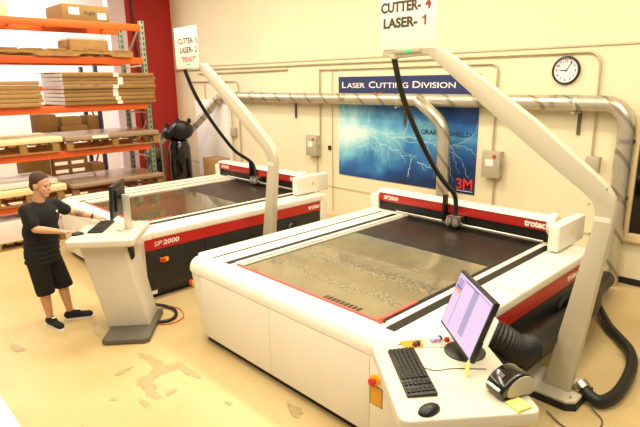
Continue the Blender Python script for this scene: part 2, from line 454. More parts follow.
def text(runs, mtx, width, m, parent, name='lettering', bold=.02, shear=0, thick=.0015, capscale=None, height=None):
    """runs: list of (string, size, material). Laid left to right from the matrix origin, fitted to width."""
    objs = []; x = 0
    dg = None
    made = []
    for s_, size, mm, *bo in runs:
        cu = bpy.data.curves.new('txt', 'FONT'); cu.body = s_; cu.size = size; cu.offset = (bo[0] if bo else bold)*size; cu.shear = shear
        cu.extrude = thick; cu.resolution_u = 3
        ob = bpy.data.objects.new('txt', cu); COL.objects.link(ob)
        bpy.context.view_layer.update()
        me = bpy.data.meshes.new_from_object(ob.evaluated_get(bpy.context.evaluated_depsgraph_get()))
        # advance: measure with a trailing mark
        xs = [v.co.x for v in me.vertices]
        wdt = max(xs) - min(xs); mn = min(xs)
        lead = (len(s_) - len(s_.lstrip(' ')))*.3*size
        for v in me.vertices: v.co.x += x - mn + lead
        x += wdt + lead + .1*size
        bpy.data.objects.remove(ob); bpy.data.curves.remove(cu)
        made.append((me, mm or m))
    tot = max(v.co.x for me, _ in made for v in me.vertices)
    k = width/tot
    kh = k
    if height:
        top = max(v.co.y for me, _ in made for v in me.vertices)
        kh = height/top
    # merge runs of the same material into one part
    groups = {}
    for me, mm in made: groups.setdefault(mm.name, (mm, []))[1].append(me)
    out = []
    for nm, (mm, mes) in groups.items():
        bm = bmesh.new()
        for me in mes: bm.from_mesh(me)
        for v in bm.verts: v.co.x *= k; v.co.y *= kh
        bmesh.ops.transform(bm, matrix=mtx, verts=bm.verts)
        me2 = bpy.data.meshes.new(name); bm.to_mesh(me2); bm.free(); me2.materials.append(mm)
        o = bpy.data.objects.new(name, me2); COL.objects.link(o)
        if parent: o.parent = parent
        out.append(o)
    for me, _ in made: bpy.data.meshes.remove(me)
    return out

# ------------------------------------------------------------------ room shell
WY = 7.75
struct(box('floor', M['floor'], -20, 3, -3, WY+.2, -.1, 0))
struct(box('wall_back', M['wall'], -13.9, 3, WY, WY+.2, 0, 5.8))
struct(box('wall_left', M['redwall'], -14.1, -13.9, 6.45, WY+.2, 0, 5.8))
struct(box('wall_column', M['lilac'], -14.15, -13.9, 6.0, 6.45, 0, 5.8), )
struct(box('wall_far', M['farwall'], -17.2, -17, -3, WY+.2, 0, 5.8))
struct(box('wall_far_end', M['farwall'], -17, -14.1, WY, WY+.2, 0, 5.8))
struct(box('ceiling', M['ceil'], -20, 3, -3, WY+.2, 5.8, 5.95))
struct(box('baseboard_back', M['blackbase'], -2.6, 3, WY-.015, WY, 0, .09))
struct(box('trim_1', M['trim'], -13.9, -2.25, WY-.012, WY, .60, .63))
struct(box('trim_2', M['trim'], -13.9, 3, WY-.02, WY, 3.185, 3.21))

# window at the right edge of the back wall
w = struct(MB().box(-2.12, -2.0, WY-.09, WY, .62, 2.3).box(-2.0, .2, WY-.09, WY, 2.18, 2.3).box(-2.0, .2, WY-.09, WY, .62, .74).box(.08, .2, WY-.09, WY, .74, 2.18).bevel(.006).build('window_1', M['tan']))
box('window_edge_shadow', M['black'], -2.15, -2.12, WY-.07, WY, .62, 2.3, w)  # black strip standing in for the shadow along the frame's left edge
box('window_glass', M['glassdark'], -2.0, .08, WY-.05, WY-.03, .74, 2.18, w)
struct(box('trim_3', M['black'], -2.5, -2.15, WY-.02, WY, .6, .63))

# stain patches: places where the floor coating has come off
def stain(cx, cy, sx, sy, seed, label):
    rnd = random.Random(seed); bm = bmesh.new()
    n = 90; zz_ = .0012+.00023*seed; pts = []
    ph = [rnd.uniform(0, 6.28) for _ in range(6)]
    for k in range(n):
        a = 2*PI*k/n; r = 1 + .25*math.sin(2*a+ph[0]) + .18*math.sin(3*a+ph[1]) + .15*math.sin(5*a+ph[2]) + .10*math.sin(9*a+ph[3]) + .07*math.sin(15*a+ph[4]) + .05*math.sin(21*a+ph[5])
        pts.append((cx+sx*r*math.cos(a), cy+sy*r*math.sin(a)))
    c = bm.verts.new((cx, cy, zz_)); vs = [bm.verts.new((x, y, zz_)) for x, y in pts]
    for k in range(n): bm.faces.new((c, vs[k], vs[(k+1) % n]))
    me = bpy.data.meshes.new('floor_stain'); bm.to_mesh(me); bm.free(); me.materials.append(M['stain'])
    return me

def stains(name, label, lst):
    bm = bmesh.new()
    for a in lst:
        me = stain(*a, ''); bm.from_mesh(me); bpy.data.meshes.remove(me)
    me = bpy.data.meshes.new(name); bm.to_mesh(me); bm.free(); me.materials.append(M['stain'])
    o = bpy.data.objects.new(name, me); COL.objects.link(o); o['kind'] = 'structure'; return o
stains('floor_wear_1', '', [(-4.72, 2.12, .20, .07, 3), (-4.48, 2.06, .10, .20, 5), (-4.32, 2.28, .17, .05, 8), (-4.28, 1.86, .17, .06, 9), (-4.75, 1.82, .035, .09, 10), (-4.08, 1.98, .03, .05, 11), (-4.1, 1.72, .07, .03, 13), (-4.35, 1.55, .03, .02, 15)])
stains('floor_wear_2', '', [(-5.9, 2.05, .25, .1, 12), (-6.05, 1.2, .12, .05, 14), (-3.05, 2.6, .09, .05, 17), (-3.55, 2.25, .03, .02, 18), (-4.1, 1.2, .06, .03, 20), (-1.1, 5.6, .3, .05, 22)])

# ------------------------------------------------------------------ laser cutters
def make_cutter():
    t = thing('laser_cutter', 'big white flatbed laser cutter nearest the camera with its whole white front in view', 'laser cutter', (-3.36, 2.72, 0), 0, 'flatbed laser cutters')
    # front shell: U-shaped loft with rounded corners and a rounded top edge
    bm = bmesh.new(); rings = []
    prof = [(.03, .085), (.012, .10), (.012, .775), (.0, .78), (.0, .80)]
    for k in range(1, 8):
        a = k/7*PI/2; prof.append((.13*(1-math.cos(a)), .80+.13*math.sin(a)))
    W = 1.48; back = .17
    for d, z in prof:
        Wl = W - .02 + .19*min(z, .8)/.8; Wr = 1.462
        ring = [(-Wl+d, back, z)]
        R = max(.03, .16-d); R2 = max(.02, .06-d)
        for k in range(7):
            a = PI + k/6*PI/2; ring.append((-Wl+d+R+R*math.cos(a), d+R+R*math.sin(a), z))
        for k in range(7):
            a = 1.5*PI + k/6*PI/2; ring.append((Wr-d*.1-R2+R2*math.cos(a), d+R2+R2*math.sin(a), z))
        ring.append((Wr-d*.1, .17, z)); rings.append([bm.verts.new(p) for p in ring])
    for A, B in zip(rings, rings[1:]):
        n = len(A)
        for k in range(n): bm.faces.new((A[k], A[(k+1) % n], B[(k+1) % n], B[k]))
    bm.faces.new(rings[0][::-1]); bm.faces.new(rings[-1])
    b = MB(); b.bm.free(); b.bm = bm
    shell = b.build('front_shell', M['white'], t)
    for x0, x1, nm in ((-1.32, -.168, 'front_panel'), (-.162, 1.047, 'front_panel'), (1.053, 1.34, 'control_panel')):
        box(nm, M['white'], x0, x1, 0, .03, .10, .772, t, .004)
    lbx = box('warning_label', M['letterd'], 1.057, 1.18, -.001, .005, .38, .545, t)
    box('label_face', M['yellow'], 1.064, 1.173, -.003, .004, .388, .537, lbx)
    def estop(mtx, parent):
        p = MB().lathe([(.045, 0), (.045, .014), (.036, .02), (0, .02)], mtx).build('emergency_stop', M['yellow2'], parent)
        MB().lathe([(.02, .018), (.02, .035), (.032, .045), (.032, .058), (.02, .066), (0, .068)], mtx).build('stop_button', M['knobred'], p)
    estop(Matrix.Translation((1.115, 0, .60)) @ Matrix.Rotation(PI/2, 4, 'X'), t)
    estop(Matrix.Translation((-1.595, .088, .60)) @ Matrix.Rotation(math.radians(25), 4, 'Z') @ Matrix.Rotation(-PI/2, 4, 'Y'), t)
    box('front_deck', M['white'], -.97, .97, .16, .252, .86, .9298, t)
    box('plinth', M['blackbase'], -1.36, 1.36, .07, 3.1, 0, .10, t)
    # core and sides
    core = MB().box(-1.44, 1.44, .18, 3.2, .08, .84).build('chassis', M['sidegrey'], t)
    for s in (-1, 1):
        a, c = (.96, 1.48) if s > 0 else (-1.63, -.96)
        deck = MB().box(a, c, .165, 3.22, .835, .9305).bevel(.018, 3).build('side_deck', M['white'], t)
        # slots and rails on the deck
        x = 1.085*s
        box('guide_slot', M['black'], x-.045, x+.045, .19, 3.05, .929, .934, deck)
        xx = (1.018 if s > 0 else 1.0)*s
        box('guide_rail', M['white'], xx-.03, xx+.03, .255, 3.05, .93, .945, deck, .006)
        x2 = 1.346*s
        if s < 0: box('cable_slot', M['black'], x2-.014, x2+.014, .19, 3.05, .929, .9335, deck)
        k = 1 if s > 0 else 1.07
        xs = sorted((1.44*s, 1.475*s*k))
        st = box('side_stripe', M['red'], xs[0], xs[1], .172 if s < 0 else .05, 3.16, .69, .835, t)
        pn = sorted((1.44*s, 1.468*s))
        box('side_panel', M['sidegrey'], pn[0], pn[1], .172 if s < 0 else .05, .92, .14, .685, t, .004)
        box('side_panel', M['sidegrey'], pn[0], pn[1], .928, 3.16, .14, .685, t, .004)
        pe = sorted((1.40*s, 1.48*s))
        box('end_post', M['white'], pe[0], pe[1], 3.165, 3.24, .06, .835, t, .02, 3)
        if s > 0:
            text([('SP', 1, None, -.005), ('2000', 1, None)], frame((1.4765, .175, .735), (0, 1, 0), (0, 0, 1)), .36, M['letterw'], st, bold=.02, shear=.15, height=.062)
            text([('trotec', 1, None)], frame((1.4765, 2.62, .735), (0, 1, 0), (0, 0, 1)), .25, M['letterw'], st, bold=.03, height=.062)
            sw = MB().box(1.465, 1.475, .24, .36, .50, .56).build('main_switch', M['yellow2'], t)
            MB().lathe([(.035, 0), (.035, .02), (.02, .03), (0, .03)], Matrix.Translation((1.475, .275, .53)) @ Matrix.Rotation(PI/2, 4, 'Y')).build('switch_knob', M['knobred'], sw)
            MB().lathe([(.13, 0), (.14, .02), (.12, .05), (0, .055)], Matrix.Translation((1.46, 2.55, .46)) @ Matrix.Rotation(PI/2, 4, 'Y')).build('exhaust_port', M['black'], t)
    box('back_panel', M['white'], -1.48, 1.48, 3.2, 3.32, .1, .93, t, .02, 3)
    # bed
    box('cutting_bed', M['honey'], -.96, .96, .255, 3.2, .86, .905, t)
    for s in (1,):
        e = sorted((.93*s, .99*s))
        box('bed_edge', M['black'], e[0], e[1], .256, 3.1, .9, .936, t)
    rl = MB().box(-.965, .965, .225, .25, .925, .945).bevel(.005).build('ruler_strip', M['salmon'], t)
    MB().lathe([(.022, 0), (.022, .05), (0, .05)], Matrix.Translation((.955, .238, .925))).build('strip_end_cap', M['salmon'], rl)
    box('side_ruler', M['salmon'], .915, .945, .25, .75, .925, .942, t)
    # gantry
    g = box('gantry_beam', M['black'], -1.47, 1.05, 3.16, 3.34, .94, 1.2, t)
    rs = box('gantry_stripe', M['red'], -1.47, 1.05, 3.142, 3.17, 1.07, 1.19, g, .004)
    rs.name = 'gantry_stripe'
    MB().prism([(3.13, 1.19), (3.135, 1.205), (3.17, 1.222), (3.34, 1.222), (3.36, 1.21), (3.36, 1.19)], 'x', -1.49, 1.07).build('gantry_cover', M['white'], g)
    text([('SP2000', 1, None)], frame((-1.38, 3.1405, 1.10), (1, 0, 0), (0, 0, 1)), .26, M['letterw'], g, bold=.02, shear=.15, height=.055)
    text([('trotec', 1, None)], frame((.74, 3.1405, 1.10), (1, 0, 0), (0, 0, 1)), .25, M['letterw'], g, bold=.04, height=.07)
    MB().tube([(-1.1, 3.08, .965), (1.0, 3.08, .965)], .014, 10).build('guide_rod', M['alu'], g)
    MB().lathe([(0, 0), (.13, 0), (.13, .05), (.11, .07), (0, .07)], Matrix.Translation((1.05, 3.14, 1.17)) @ Matrix.Rotation(PI/2, 4, 'Y')).build('gantry_end_cap', M['white'], g)
    cv = MB().box(1.15, 1.27, 2.83, 3.56, .95, 1.245).bevel(.02, 3).build('carriage_cover', M['white'], t)
    MB().prism([(3.16, 1.08), (3.23, 1.08), (3.195, 1.15)], 'x', 1.27, 1.2725).build('warning_triangle', M['tri'], cv)
    cl = MB().box(-1.66, -1.5, 3.16, 3.5, .84, 1.14).bevel(.015, 2).build('carriage_cover', M['white'], t)
    for z in (.9, 1.07): box('cover_slot', M['black'], -1.6, -1.499, 3.2, 3.46, z, z+.012, cl)
    # laser head
    h = MB().box(-.22, -.04, 3.02, 3.15, .98, 1.08).bevel(.01).build('laser_head', M['steel'], t)
    for x in (-.19, -.09):
        MB().lathe([(.03, 0), (.045, .02), (.045, .07), (.035, .09), (.035, .13), (0, .13)], Matrix.Translation((x, 3.0, .945))).build('head_nozzle', M['steel'], h)
    box('head_side_plate', M['black'], -.33, -.29, 3.05, 3.13, .97, 1.32, h, .005)
    return t
c1 = make_cutter()
c2 = dup(c1, (-7.62, 2.76, 0), 'white flatbed laser cutter at the back left with a red and black side')

for st in [o for o in c2.children if o.name.startswith('side_stripe')]:
    for o in st.children:
        if min(v.co.y for v in o.data.vertices) > 2: o.location.y += .27
# acrylic sheets on the beds
def sheet(loc, m, label, y1):
    o = MB().box(-.92, .92, .27, y1, 0, .006).build('acrylic_sheet', m); o.location = loc
    return tag(o, label, 'sheet')
s1 = sheet((-3.36, 2.72, .906), M['sheetA'], 'clear acrylic sheet full of cut letters on the nearest cutter bed', 2.02)
for k in range(9):
    x = .24 + .049*k
    MB().box(x, x+.030, .30, .365, .0061, .0075).build('dark_tag', M['tagbrown'], s1)
MB().box(-.80, -.71, .285, .31, .0061, .0075).build('dark_tag', M['letterd'], s1)
s2 = sheet((-7.64, 2.80, .906), M['sheetB'], 'shiny clear acrylic sheet on the bed of the back left cutter', 1.9)

# ------------------------------------------------------------------ support arms, signs, hoses
LO = [(-3.052, 3.011), (-2.582, 2.658), (-2.468, 2.563), (-1.847, 2.109), (-1.64, 1.965), (-1.5, 1.87), (-1.435, 1.81), (-1.408, 1.75), (-1.40, 1.668), (-1.674, .06)]
UP = [(-1.44, .06), (-1.262, 1.668), (-1.257, 1.78), (-1.285, 1.87), (-1.34, 1.945), (-1.42, 2.015), (-1.576, 2.135), (-1.958, 2.43), (-2.482, 2.785), (-2.76, 2.965), (-2.93, 3.07), (-3.6, 3.085), (-3.62, 3.02), (-3.45, 2.995)]
def make_arm():
    t = thing('support_arm', 'tall white bent arm rising from the floor right of the nearest cutter', 'support arm', (-1.5, 4.45, 0), 0, 'white bent support arms')
    poly = [(x+1.5, z) for x, z in LO] + [(x+1.5, z) for x, z in UP]
    MB().prism(poly, 'y', -.05, .05).bevel(.012, 2, .9).build('bent_column', M['armwhite'], t)
    base = MB().prism([(-.36, .0), (-.28, .03), (.1, .03), (.16, .0), (.16, -.36), (.1, -.42), (-.3, -.42), (-.36, -.36)][::-1], 'z', .05, .085)
    # foot plate slopes away from the column
    base.bevel(.012, 2).build('foot_plate', M['armwhite'], t, loc=(0, .22, 0))
    MB().prism([(-.37, .02), (.17, .02), (.17, -.38), (.1, -.44), (-.31, -.44), (-.37, -.38)][::-1], 'z', 0, .05).build('foot_pad', M['blackbase'], t, loc=(0, .22, 0))
    MB().lathe([(.012, 0), (.012, .006), (0, .006)], Matrix.Translation((.1, -.12, .085))).build('foot_bolt', M['steel'], t)
    MB().box(-.12, .0, -.0515, -.049, 1.66, 1.70).build('rating_sticker', M['paper'], t, loc=(.22, 0, 0))
    for x, z in ((.17, 1.93), (.05, 1.79)):
        MB().lathe([(.008, 0), (.008, .003), (0, .003)], Matrix.Translation((x, -.05, z)) @ Matrix.Rotation(PI/2, 4, 'X')).build('column_screw', M['steel'], t)
    led = box('status_housing', M['greybox'], -1.98, -1.62, -.07, .0, 3.03, 3.075, t, .012)
    box('status_light', M['led'], -1.82, -1.72, -.078, -.06, 3.04, 3.066, led, .008)
    MB().lathe([(.045, 0), (.045, .05), (0, .05)], Matrix.Translation((-1.97, -.03, 2.985))).build('hose_socket', M['armwhite'], t)
    return t
a1 = make_arm()
a2 = dup(a1, (-1.5-4.29, 4.53, 0), 'tall white bent arm between the two cutters rising behind the nearest one')

def sign(loc, label, rows, h, w=.667, bo=.042):
    t = thing('sign_board', label, 'sign', loc, 0)
    box('board', M['signwhite'], -w/2, w/2, -.006, .006, 0, h, t, .002)
    for runs, x, z, wd, ht, sh in rows:
        text(runs, frame((x, -.0065, z), (1, 0, -.0), (0, 0, 1)), wd, M['letterd'], t, bold=bo, height=ht, shear=sh)
    return t
D, Rr = M['letterd'], M['letterr']
sign((-3.292, 4.385, 3.08), 'white sign reading CUTTER-4 LASER-1 on top of the nearest arm',
     [([('CUTTER-', 1, D), (' 4', 1, Rr)], -.325, .352, .60, .095, 0), ([('LASER-', 1, D)], -.29, .205, .415, .092, 0),
      ], .70)
MB().prism([(.205, .205), (.205, .268), (.18, .258), (.18, .272), (.21, .297), (.226, .297), (.226, .205)], 'y', -.0085, -.0062).build('lettering', Rr, bpy.data.objects['sign_board'], smooth=False)
sign((-7.60, 4.465, 3.0), 'white sign reading CUTTER-5 LASER-2 above the back left cutter',
     [([('CUTTER-', 1, D), (' 5', 1, Rr)], -.22, .37, .56, .085, 0), ([('LASER-', 1, D), (' 2', 1, Rr)], -.18, .235, .50, .085, 0),
      ([('"PENNY"', 1, M['letterpink'])], -.15, .095, .42, .085, 0)], .62, .667, .02)

def hose(name, pts, r, label, m=None, cat='hose', n=12, group=None, k=8):
    o = MB().tube(catmull(pts, k), r, n).build(name, m or M['rubber'])
    return tag(o, label, cat, group)
hp = [(-3.47, 4.42, 2.99), (-3.425, 4.45, 2.758), (-3.431, 4.55, 2.573), (-3.452, 4.75, 2.31), (-3.492, 5.05, 1.993), (-3.549, 5.38, 1.71), (-3.55, 5.62, 1.50), (-3.53, 5.77, 1.37), (-3.51, 5.80, 1.25), (-3.50, 5.79, 1.09)]
hose('cable_hose', hp, .03, 'black cable hose hanging from the nearest arm to its laser head', group='cable hoses over the cutters')
hp2 = [(-7.76, 4.50, 2.99), (-7.713, 4.6, 2.665), (-7.772, 4.8, 2.367), (-7.9, 5.15, 1.969), (-7.94, 5.5, 1.576), (-7.93, 5.75, 1.40), (-7.88, 5.86, 1.28), (-7.80, 5.87, 1.08)]
hose('cable_hose', hp2, .03, 'black cable hose hanging from the back arm down to the back left cutter', group='cable hoses over the cutters')

# big black exhaust hose at the right side of the near cutter: corrugated end + smooth run
t = thing('exhaust_hose', 'thick black exhaust hose with a corrugated bend beside the nearest cutter', 'hose', (-1.70, 3.6, 0))
P0 = [(-1.80, 3.50, .88), (-1.69, 3.55, .83), (-1.62, 3.68, .72), (-1.61, 3.87, .65)]
path = catmull(P0, 14); rr = [.116 + (.005 if i % 2 < 1 else -.005) for i in range(len(path))]
MB().tube([Vector(p)-Vector((-1.70, 3.6, 0)) for p in path], rr, 18).build('corrugated_section', M['rubber'], t)
P1 = [(-1.61, 3.87, .65), (-1.66, 4.2, .58), (-1.715, 4.6, .52), (-1.74, 5.1, .46), (-1.77, 5.7, .39), (-1.95, 6.4, .29), (-2.09, 7.3, .16)]
MB().tube([Vector(p)-Vector((-1.70, 3.6, 0)) for p in catmull(P1, 8)], .108, 18).build('smooth_section', M['rubber'], t)
# small hose looping on the floor
t = thing('floor_hose', 'thinner black hose looping over the floor from the foot of the nearest arm', 'hose', (-1.35, 4.55, 0))
o0 = Vector((-1.35, 4.55, 0))
P2 = [(-1.36, 4.50, .12), (-1.28, 4.47, .085), (-1.20, 4.49, .068), (-1.146, 4.67, .068), (-1.15, 4.98, .068), (-1.204, 5.34, .068), (-1.31, 5.62, .068), (-1.483, 5.85, .068), (-1.664, 6.08, .07), (-1.906, 6.47, .09)]
MB().tube([Vector(p)-o0 for p in catmull(P2, 8)], .052, 14).build('hose_body', M['rubber'], t)
MB().tube([Vector(p)-o0 for p in ((-1.40, 4.52, .14), (-1.345, 4.495, .112))], .067, 16).build('hose_clamp', M['steel'], t)
hose('extension_cord', [(-1.5, 4.1, .02), (-1.3, 4.0, .012), (-1.13, 4.12, .008), (-1.12, 4.3, .008), (-1.25, 4.4, .03)], .006, 'thin grey cord curling on the floor beside the nearest arm foot', M['greyplate'], 'cord', 6)

# ------------------------------------------------------------------ operator consoles
RZ = math.atan2(-.63, .78)
def make_console():
    t = thing('operator_console', 'white operator console at the bottom right with a keyboard, screen and label printer on it', 'console', (-1.445, 2.375, 0), RZ, 'white operator consoles')
    # table top with rounded outline
    W, Dp, R = .415, .365, .05
    poly = []
    for cx, cy, a0 in ((W-R, Dp-R, 0), (-W+R, Dp-R, 90), (-W+R, -Dp+R, 180), (W-R, -Dp+R, 270)):
        for k in range(6):
            a = math.radians(a0 + k*18); poly.append((cx+R*math.cos(a), cy+R*math.sin(a)))
    MB().prism(poly, 'z', 1.075, 1.15).bevel(.012, 3, .9).build('table_top', M['conswhite'], t)
    # slanted pedestal
    b = MB(); 
    lo = [(-.2, -.07), (.22, -.07), (.22, .40), (-.2, .40)]; hi = [(-.25, -.28), (.25, -.28), (.25, .20), (-.25, .20)]
    v0 = [b.bm.verts.new((x, y, .05)) for x, y in lo]; v1 = [b.bm.verts.new((x, y, 1.08)) for x, y in hi]
    b.bm.faces.new(v0[::-1]); b.bm.faces.new(v1)
    for k in range(4): b.bm.faces.new((v0[k], v0[(k+1) % 4], v1[(k+1) % 4], v1[k]))
    b.bevel(.02, 3).build('pedestal', M['conswhite'], t)
    MB().prism([(-.22, -.05), (.53, -.05), (.57, -.01), (.57, .41), (.53, .46), (-.22, .46)], 'z', 0, .06).bevel(.012, 2, .9).build('base_plate', M['greyplate'], t)
    return t
k1 = make_console()
k2 = dup(k1, (-5.836, 2.272, 0), 'white slanted operator console at the left where the man is working')
# upright panel on console 2's far right, where its screen is mounted
br = MB().box(-.06, -.02, .16, .24, 1.15, 1.56).bevel(.008).build('monitor_post', M['alu'], k2)
hook = MB().box(.10, .18, .21, .30, 1.0, 1.01).bevel(.004).build('document_clip', M['yellow'], k2)
MB().box(.05, .16, .22, .265, .84, .98).bevel(.006).build('scanner_holder', M['black'], k2)

# ------------------------------------------------------------------ things on consoles
def U(c, u, v, z=1.15):   # console-local to world
    return (c[0] + .778*u + .628*v, c[1] - .628*u + .778*v, z)
C1 = (-1.445, 2.375); C2 = (-5.836, 2.272)

def make_keyboard():
    t = thing('keyboard', 'black full-size keyboard on the bottom right console in front of the lit screen', 'keyboard', U(C1, -.02, -.20), RZ, 'black keyboards')
    MB().prism([(-.082, .0), (.082, .0), (.082, .024), (-.082, .014)], 'x', -.245, .245).bevel(.004).build('case', M['black'], t)
    kb = MB()
    for r in range(6):
        y = -.066 + r*.0255; z = .014 + (y+.082)/.164*.010
        for k in range(21):
            x = -.232 + k*.0222
            if k in (15, 18) and r != 9: continue
            if r == 0 and 4 <= k <= 9:
                if k != 4: continue
                kb.box(x-.009, x+.12, y-.010, y+.010, z, z+.007)
            else: kb.box(x-.009, x+.009, y-.0095, y+.0095, z, z+.007)
    kb.build('keys', M['sidegrey'], t, smooth=False)
    return t
kb1 = make_keyboard()
kb2 = dup(kb1, U(C2, -.15, -.14), 'black keyboard on the left console between the man\'s hands')

def make_mouse():
    t = thing('computer_mouse', 'black mouse beside the keyboard on the bottom right console', 'mouse', U(C1, .345, -.20), RZ+.5, 'black computer mice')
    bm = bmesh.new(); bmesh.ops.create_uvsphere(bm, u_segments=20, v_segments=12, radius=1)
    for v in bm.verts:
        if v.co.z < 0: v.co.z = 0
        v.co.x *= .042*(1-.12*v.co.y); v.co.y *= .068; v.co.z *= .038
    b = MB(); b.bm.free(); b.bm = bm; b.build('mouse_body', M['black'], t)
    MB().lathe([(0, -.004), (.008, -.004), (.008, .004), (0, .004)], Matrix.Translation((0, .03, .027)) @ Matrix.Rotation(PI/2, 4, 'Y'), 14).build('scroll_wheel', M['greyplate'], t)
    return t
ms1 = make_mouse()
ms2 = dup(ms1, U(C2, .13, -.31), 'black mouse under the man\'s right hand on the left console')

def make_monitor(lit, label, loc, rotz, post):
    # local: x along the screen width, -y the side the screen faces
    t = thing('monitor', label, 'monitor', loc, rotz)
    tilt = Matrix.Translation((0, .02, .255)) @ Matrix.Rotation(-.34 if lit else -.06, 4, 'X')
    w, z0, z1 = .265, -.19, .19
    def mb(x0, x1, y0, y1, a, b_): return MB().box(x0, x1, y0, y1, a, b_, tilt)
    case = mb(-w, w, -.012, .022, z0, z1).bevel(.006, 2).build('housing', M['black'], t)
    mb(-.16, .16, .02, .045, -.13, .13).bevel(.012, 2).build('rear_shell', M['black'], case)
    if lit:
        sc = mb(-w+.016, w-.016, -.0145, -.012, z0+.018, z1-.016).build('screen', M['screen'], t)
        mb(-w+.016, w-.016, -.0152, -.0145, z1-.032, z1-.030).build('screen_toolbar', M['screenline'], sc)
        mb(-.145, -.142, -.0152, -.0145, z0+.03, z1-.032).build('screen_divider', M['screenline'], sc)
        mb(.005, .075, -.0152, -.0145, z0+.06, z1-.034).build('screen_panel', M['screenpanel'], sc)
        mb(-.13, .075, -.0153, -.0145, z1-.036, z1-.032).build('screen_header', M['screenline'], sc)
        for k, mm in enumerate(('screenblue', 'screenpink', 'screenblue', 'screenline', 'screenpink', 'yellow2')):
            mb(-.235, -.155, -.0153, -.0145, z1-.055-.016*k, z1-.043-.016*k).build('screen_swatch', M[mm], sc)
    else:
        mb(-w+.016, w-.016, -.0145, -.012, z0+.018, z1-.016).build('screen', M['screen'], t)
    if lit: MB().lathe([(0, 0), (.125, 0), (.125, .008), (.10, .016), (.02, .02), (0, .02)], Matrix.Translation((0, .02, .0))).build('stand_base', M['black'], t)
    if lit: MB().tube([(0, .05, .012), (0, .075, .1), (0, .075, .26)], .026, 12).build('stand_neck', M['black'], t)
    return t
m1 = make_monitor(True, 'monitor with a lit lilac screen on the bottom right console', U(C1, -.215, .17), RZ, False)
m2 = make_monitor(False, 'black monitor seen from its side and back on the left console', U(C2, -.16, .05, 1.235), RZ, False)
# console 2 monitor sits on a short black bracket towards its post
MB().tube([(.0, .04, .28), (.06, .10, .28), (.13, .145, .26)], .02, 10).build('bracket', M['black'], m2)

# label printer
t = thing('label_printer', 'black and pale grey rounded label printer on the bottom right console', 'label printer', U(C1, .225, .285), RZ+.28)
DP = [(-.10, 0), (-.122, .018), (-.124, .048), (-.108, .082), (-.075, .112), (-.03, .134), (.015, .138), (.055, .126), (.085, .098), (.10, .06), (.097, .02), (.08, 0)]
MB().prism(DP, 'x', -.066, .066).bevel(.022, 4, .35).build('body', M['blackgloss'], t)
for a, b_ in ((.060, .071), (-.071, -.060)):
    MB().prism([((x+.0)*.80+.012, (z-.065)*.80+.066) for x, z in DP], 'x', a, b_).bevel(.005, 2, .3).build('side_cover', M['greybox'], t)
MB().box(-.05, .05, -.008, .008, -.006, .006, Matrix.Translation((0, -.121, .06)) @ Matrix.Rotation(.5, 4, 'X')).bevel(.003).build('label_slot', M['steel'], t)
MB().box(-.02, .02, -.002, .002, -.012, .012, Matrix.Translation((0, -.075, .116)) @ Matrix.Rotation(-.85, 4, 'X')).build('display_strip', M['greyplate'], t)
# note pad, sticky notes
pad = MB().box(-.045, .045, -.045, .045, 0, .015).bevel(.002).build('note_pad', M['note']); pad.location = U(C1, .355, .265); pad.rotation_euler = (0, 0, RZ+.35)
tag(pad, 'yellow sticky note pad beside the label printer', 'note pad')
st = MB().prism([(-.022, .002), (.022, .002), (.027, .07), (.01, .11), (-.012, .085)], 'y', -.0015, .0015).build('sticky_note', M['note']); st.location = U(C1, .045, .10); st.rotation_euler = (-.12, 0, RZ)
tag(st, 'curled yellow sticky note standing at the foot of the lit screen', 'sticky note')
lb = MB().box(-.002, .05, -.003, .003, -.08, .08).build('paper_label', M['paper']); lb.location = U(C1, .055, .215, 1.43); lb.rotation_euler = (-.34, 0, RZ)
tag(lb, 'white paper label stuck on the right edge of the lit screen', 'label')
# papers and little parts at the back left of console 1
pp = MB().box(-.05, .05, -.06, .06, 0, .002).build('instruction_card', M['card3']); pp.location = U(C1, -.345, -.215); pp.rotation_euler = (0, 0, RZ+.1)
tag(pp, 'white printed card with a red mark above the keyboard on the console', 'card')
MB().box(-.01, .01, .02, .04, .002, .0025).build('red_mark', M['logored'], pp)
pc = MB().box(-.05, .05, -.07, .07, 0, .004).build('wood_sample', M['orangepaper']); pc.location = U(C1, -.34, -.105); pc.rotation_euler = (0, 0, RZ+.1)
tag(pc, 'orange brown sample card beside the white printed card', 'card')
bag = MB().box(-.06, .06, -.07, .07, 0, .006).bevel(.002).build('clear_bag', M['bag']); bag.location = U(C1, -.34, .03); bag.rotation_euler = (0, 0, RZ-.1)
tag(bag, 'flat clear plastic bag between the orange card and the screen base', 'bag')
bits = [(-.325, -.075, 'black', 'round black knob on the orange sample card'), (-.315, -.095, 'letterd', 'small dark part lying on the orange card beside the knob'), (-.385, .085, 'black', 'small black bottle cap behind the screen base'),
        (-.35, .03, 'lilacbit', 'lilac plastic bit nearer the keyboard than its twin'), (-.355, .065, 'lilacbit', 'lilac plastic bit nearer the screen base'), (-.36, .125, 'knobred', 'red plastic cap against the screen base')]
for u, v, mm, lab in bits:
    o = MB().lathe([(.016, 0), (.018, .01), (.014, .024), (0, .026)], None, 14).build('small_part', M[mm]); o.location = U(C1, u, v, 1.1545 if v < -.05 else (1.156 if v < .08 else 1.15))
    tag(o, lab, 'part', 'small parts on the near console')
hose('monitor_cable', [U(C1, .0, .24, 1.155), U(C1, -.03, .05, 1.153), U(C1, -.02, -.05, 1.153), U(C1, -.05, -.11, 1.156)], .0025, 'thin dark cable across the bottom right console top', M['greyplate'], 'cable', 6)
hose('mouse_cable', [U(C2, -.08, .16, 1.156), U(C2, .02, .2, 1.155), U(C2, .12, .24, 1.154), U(C2, .28, .25, 1.154)], .003, 'white cable lying behind the monitor on the left console', M['paper'], 'cable', 6)
tg = MB().ball((0, 0, .02), .03, 1.6, 1, .7).build('tissue', M['paper']); tg.location = U(C2, .02, .12); tag(tg, 'crumpled white tissue behind the monitor on the left console', 'tissue')
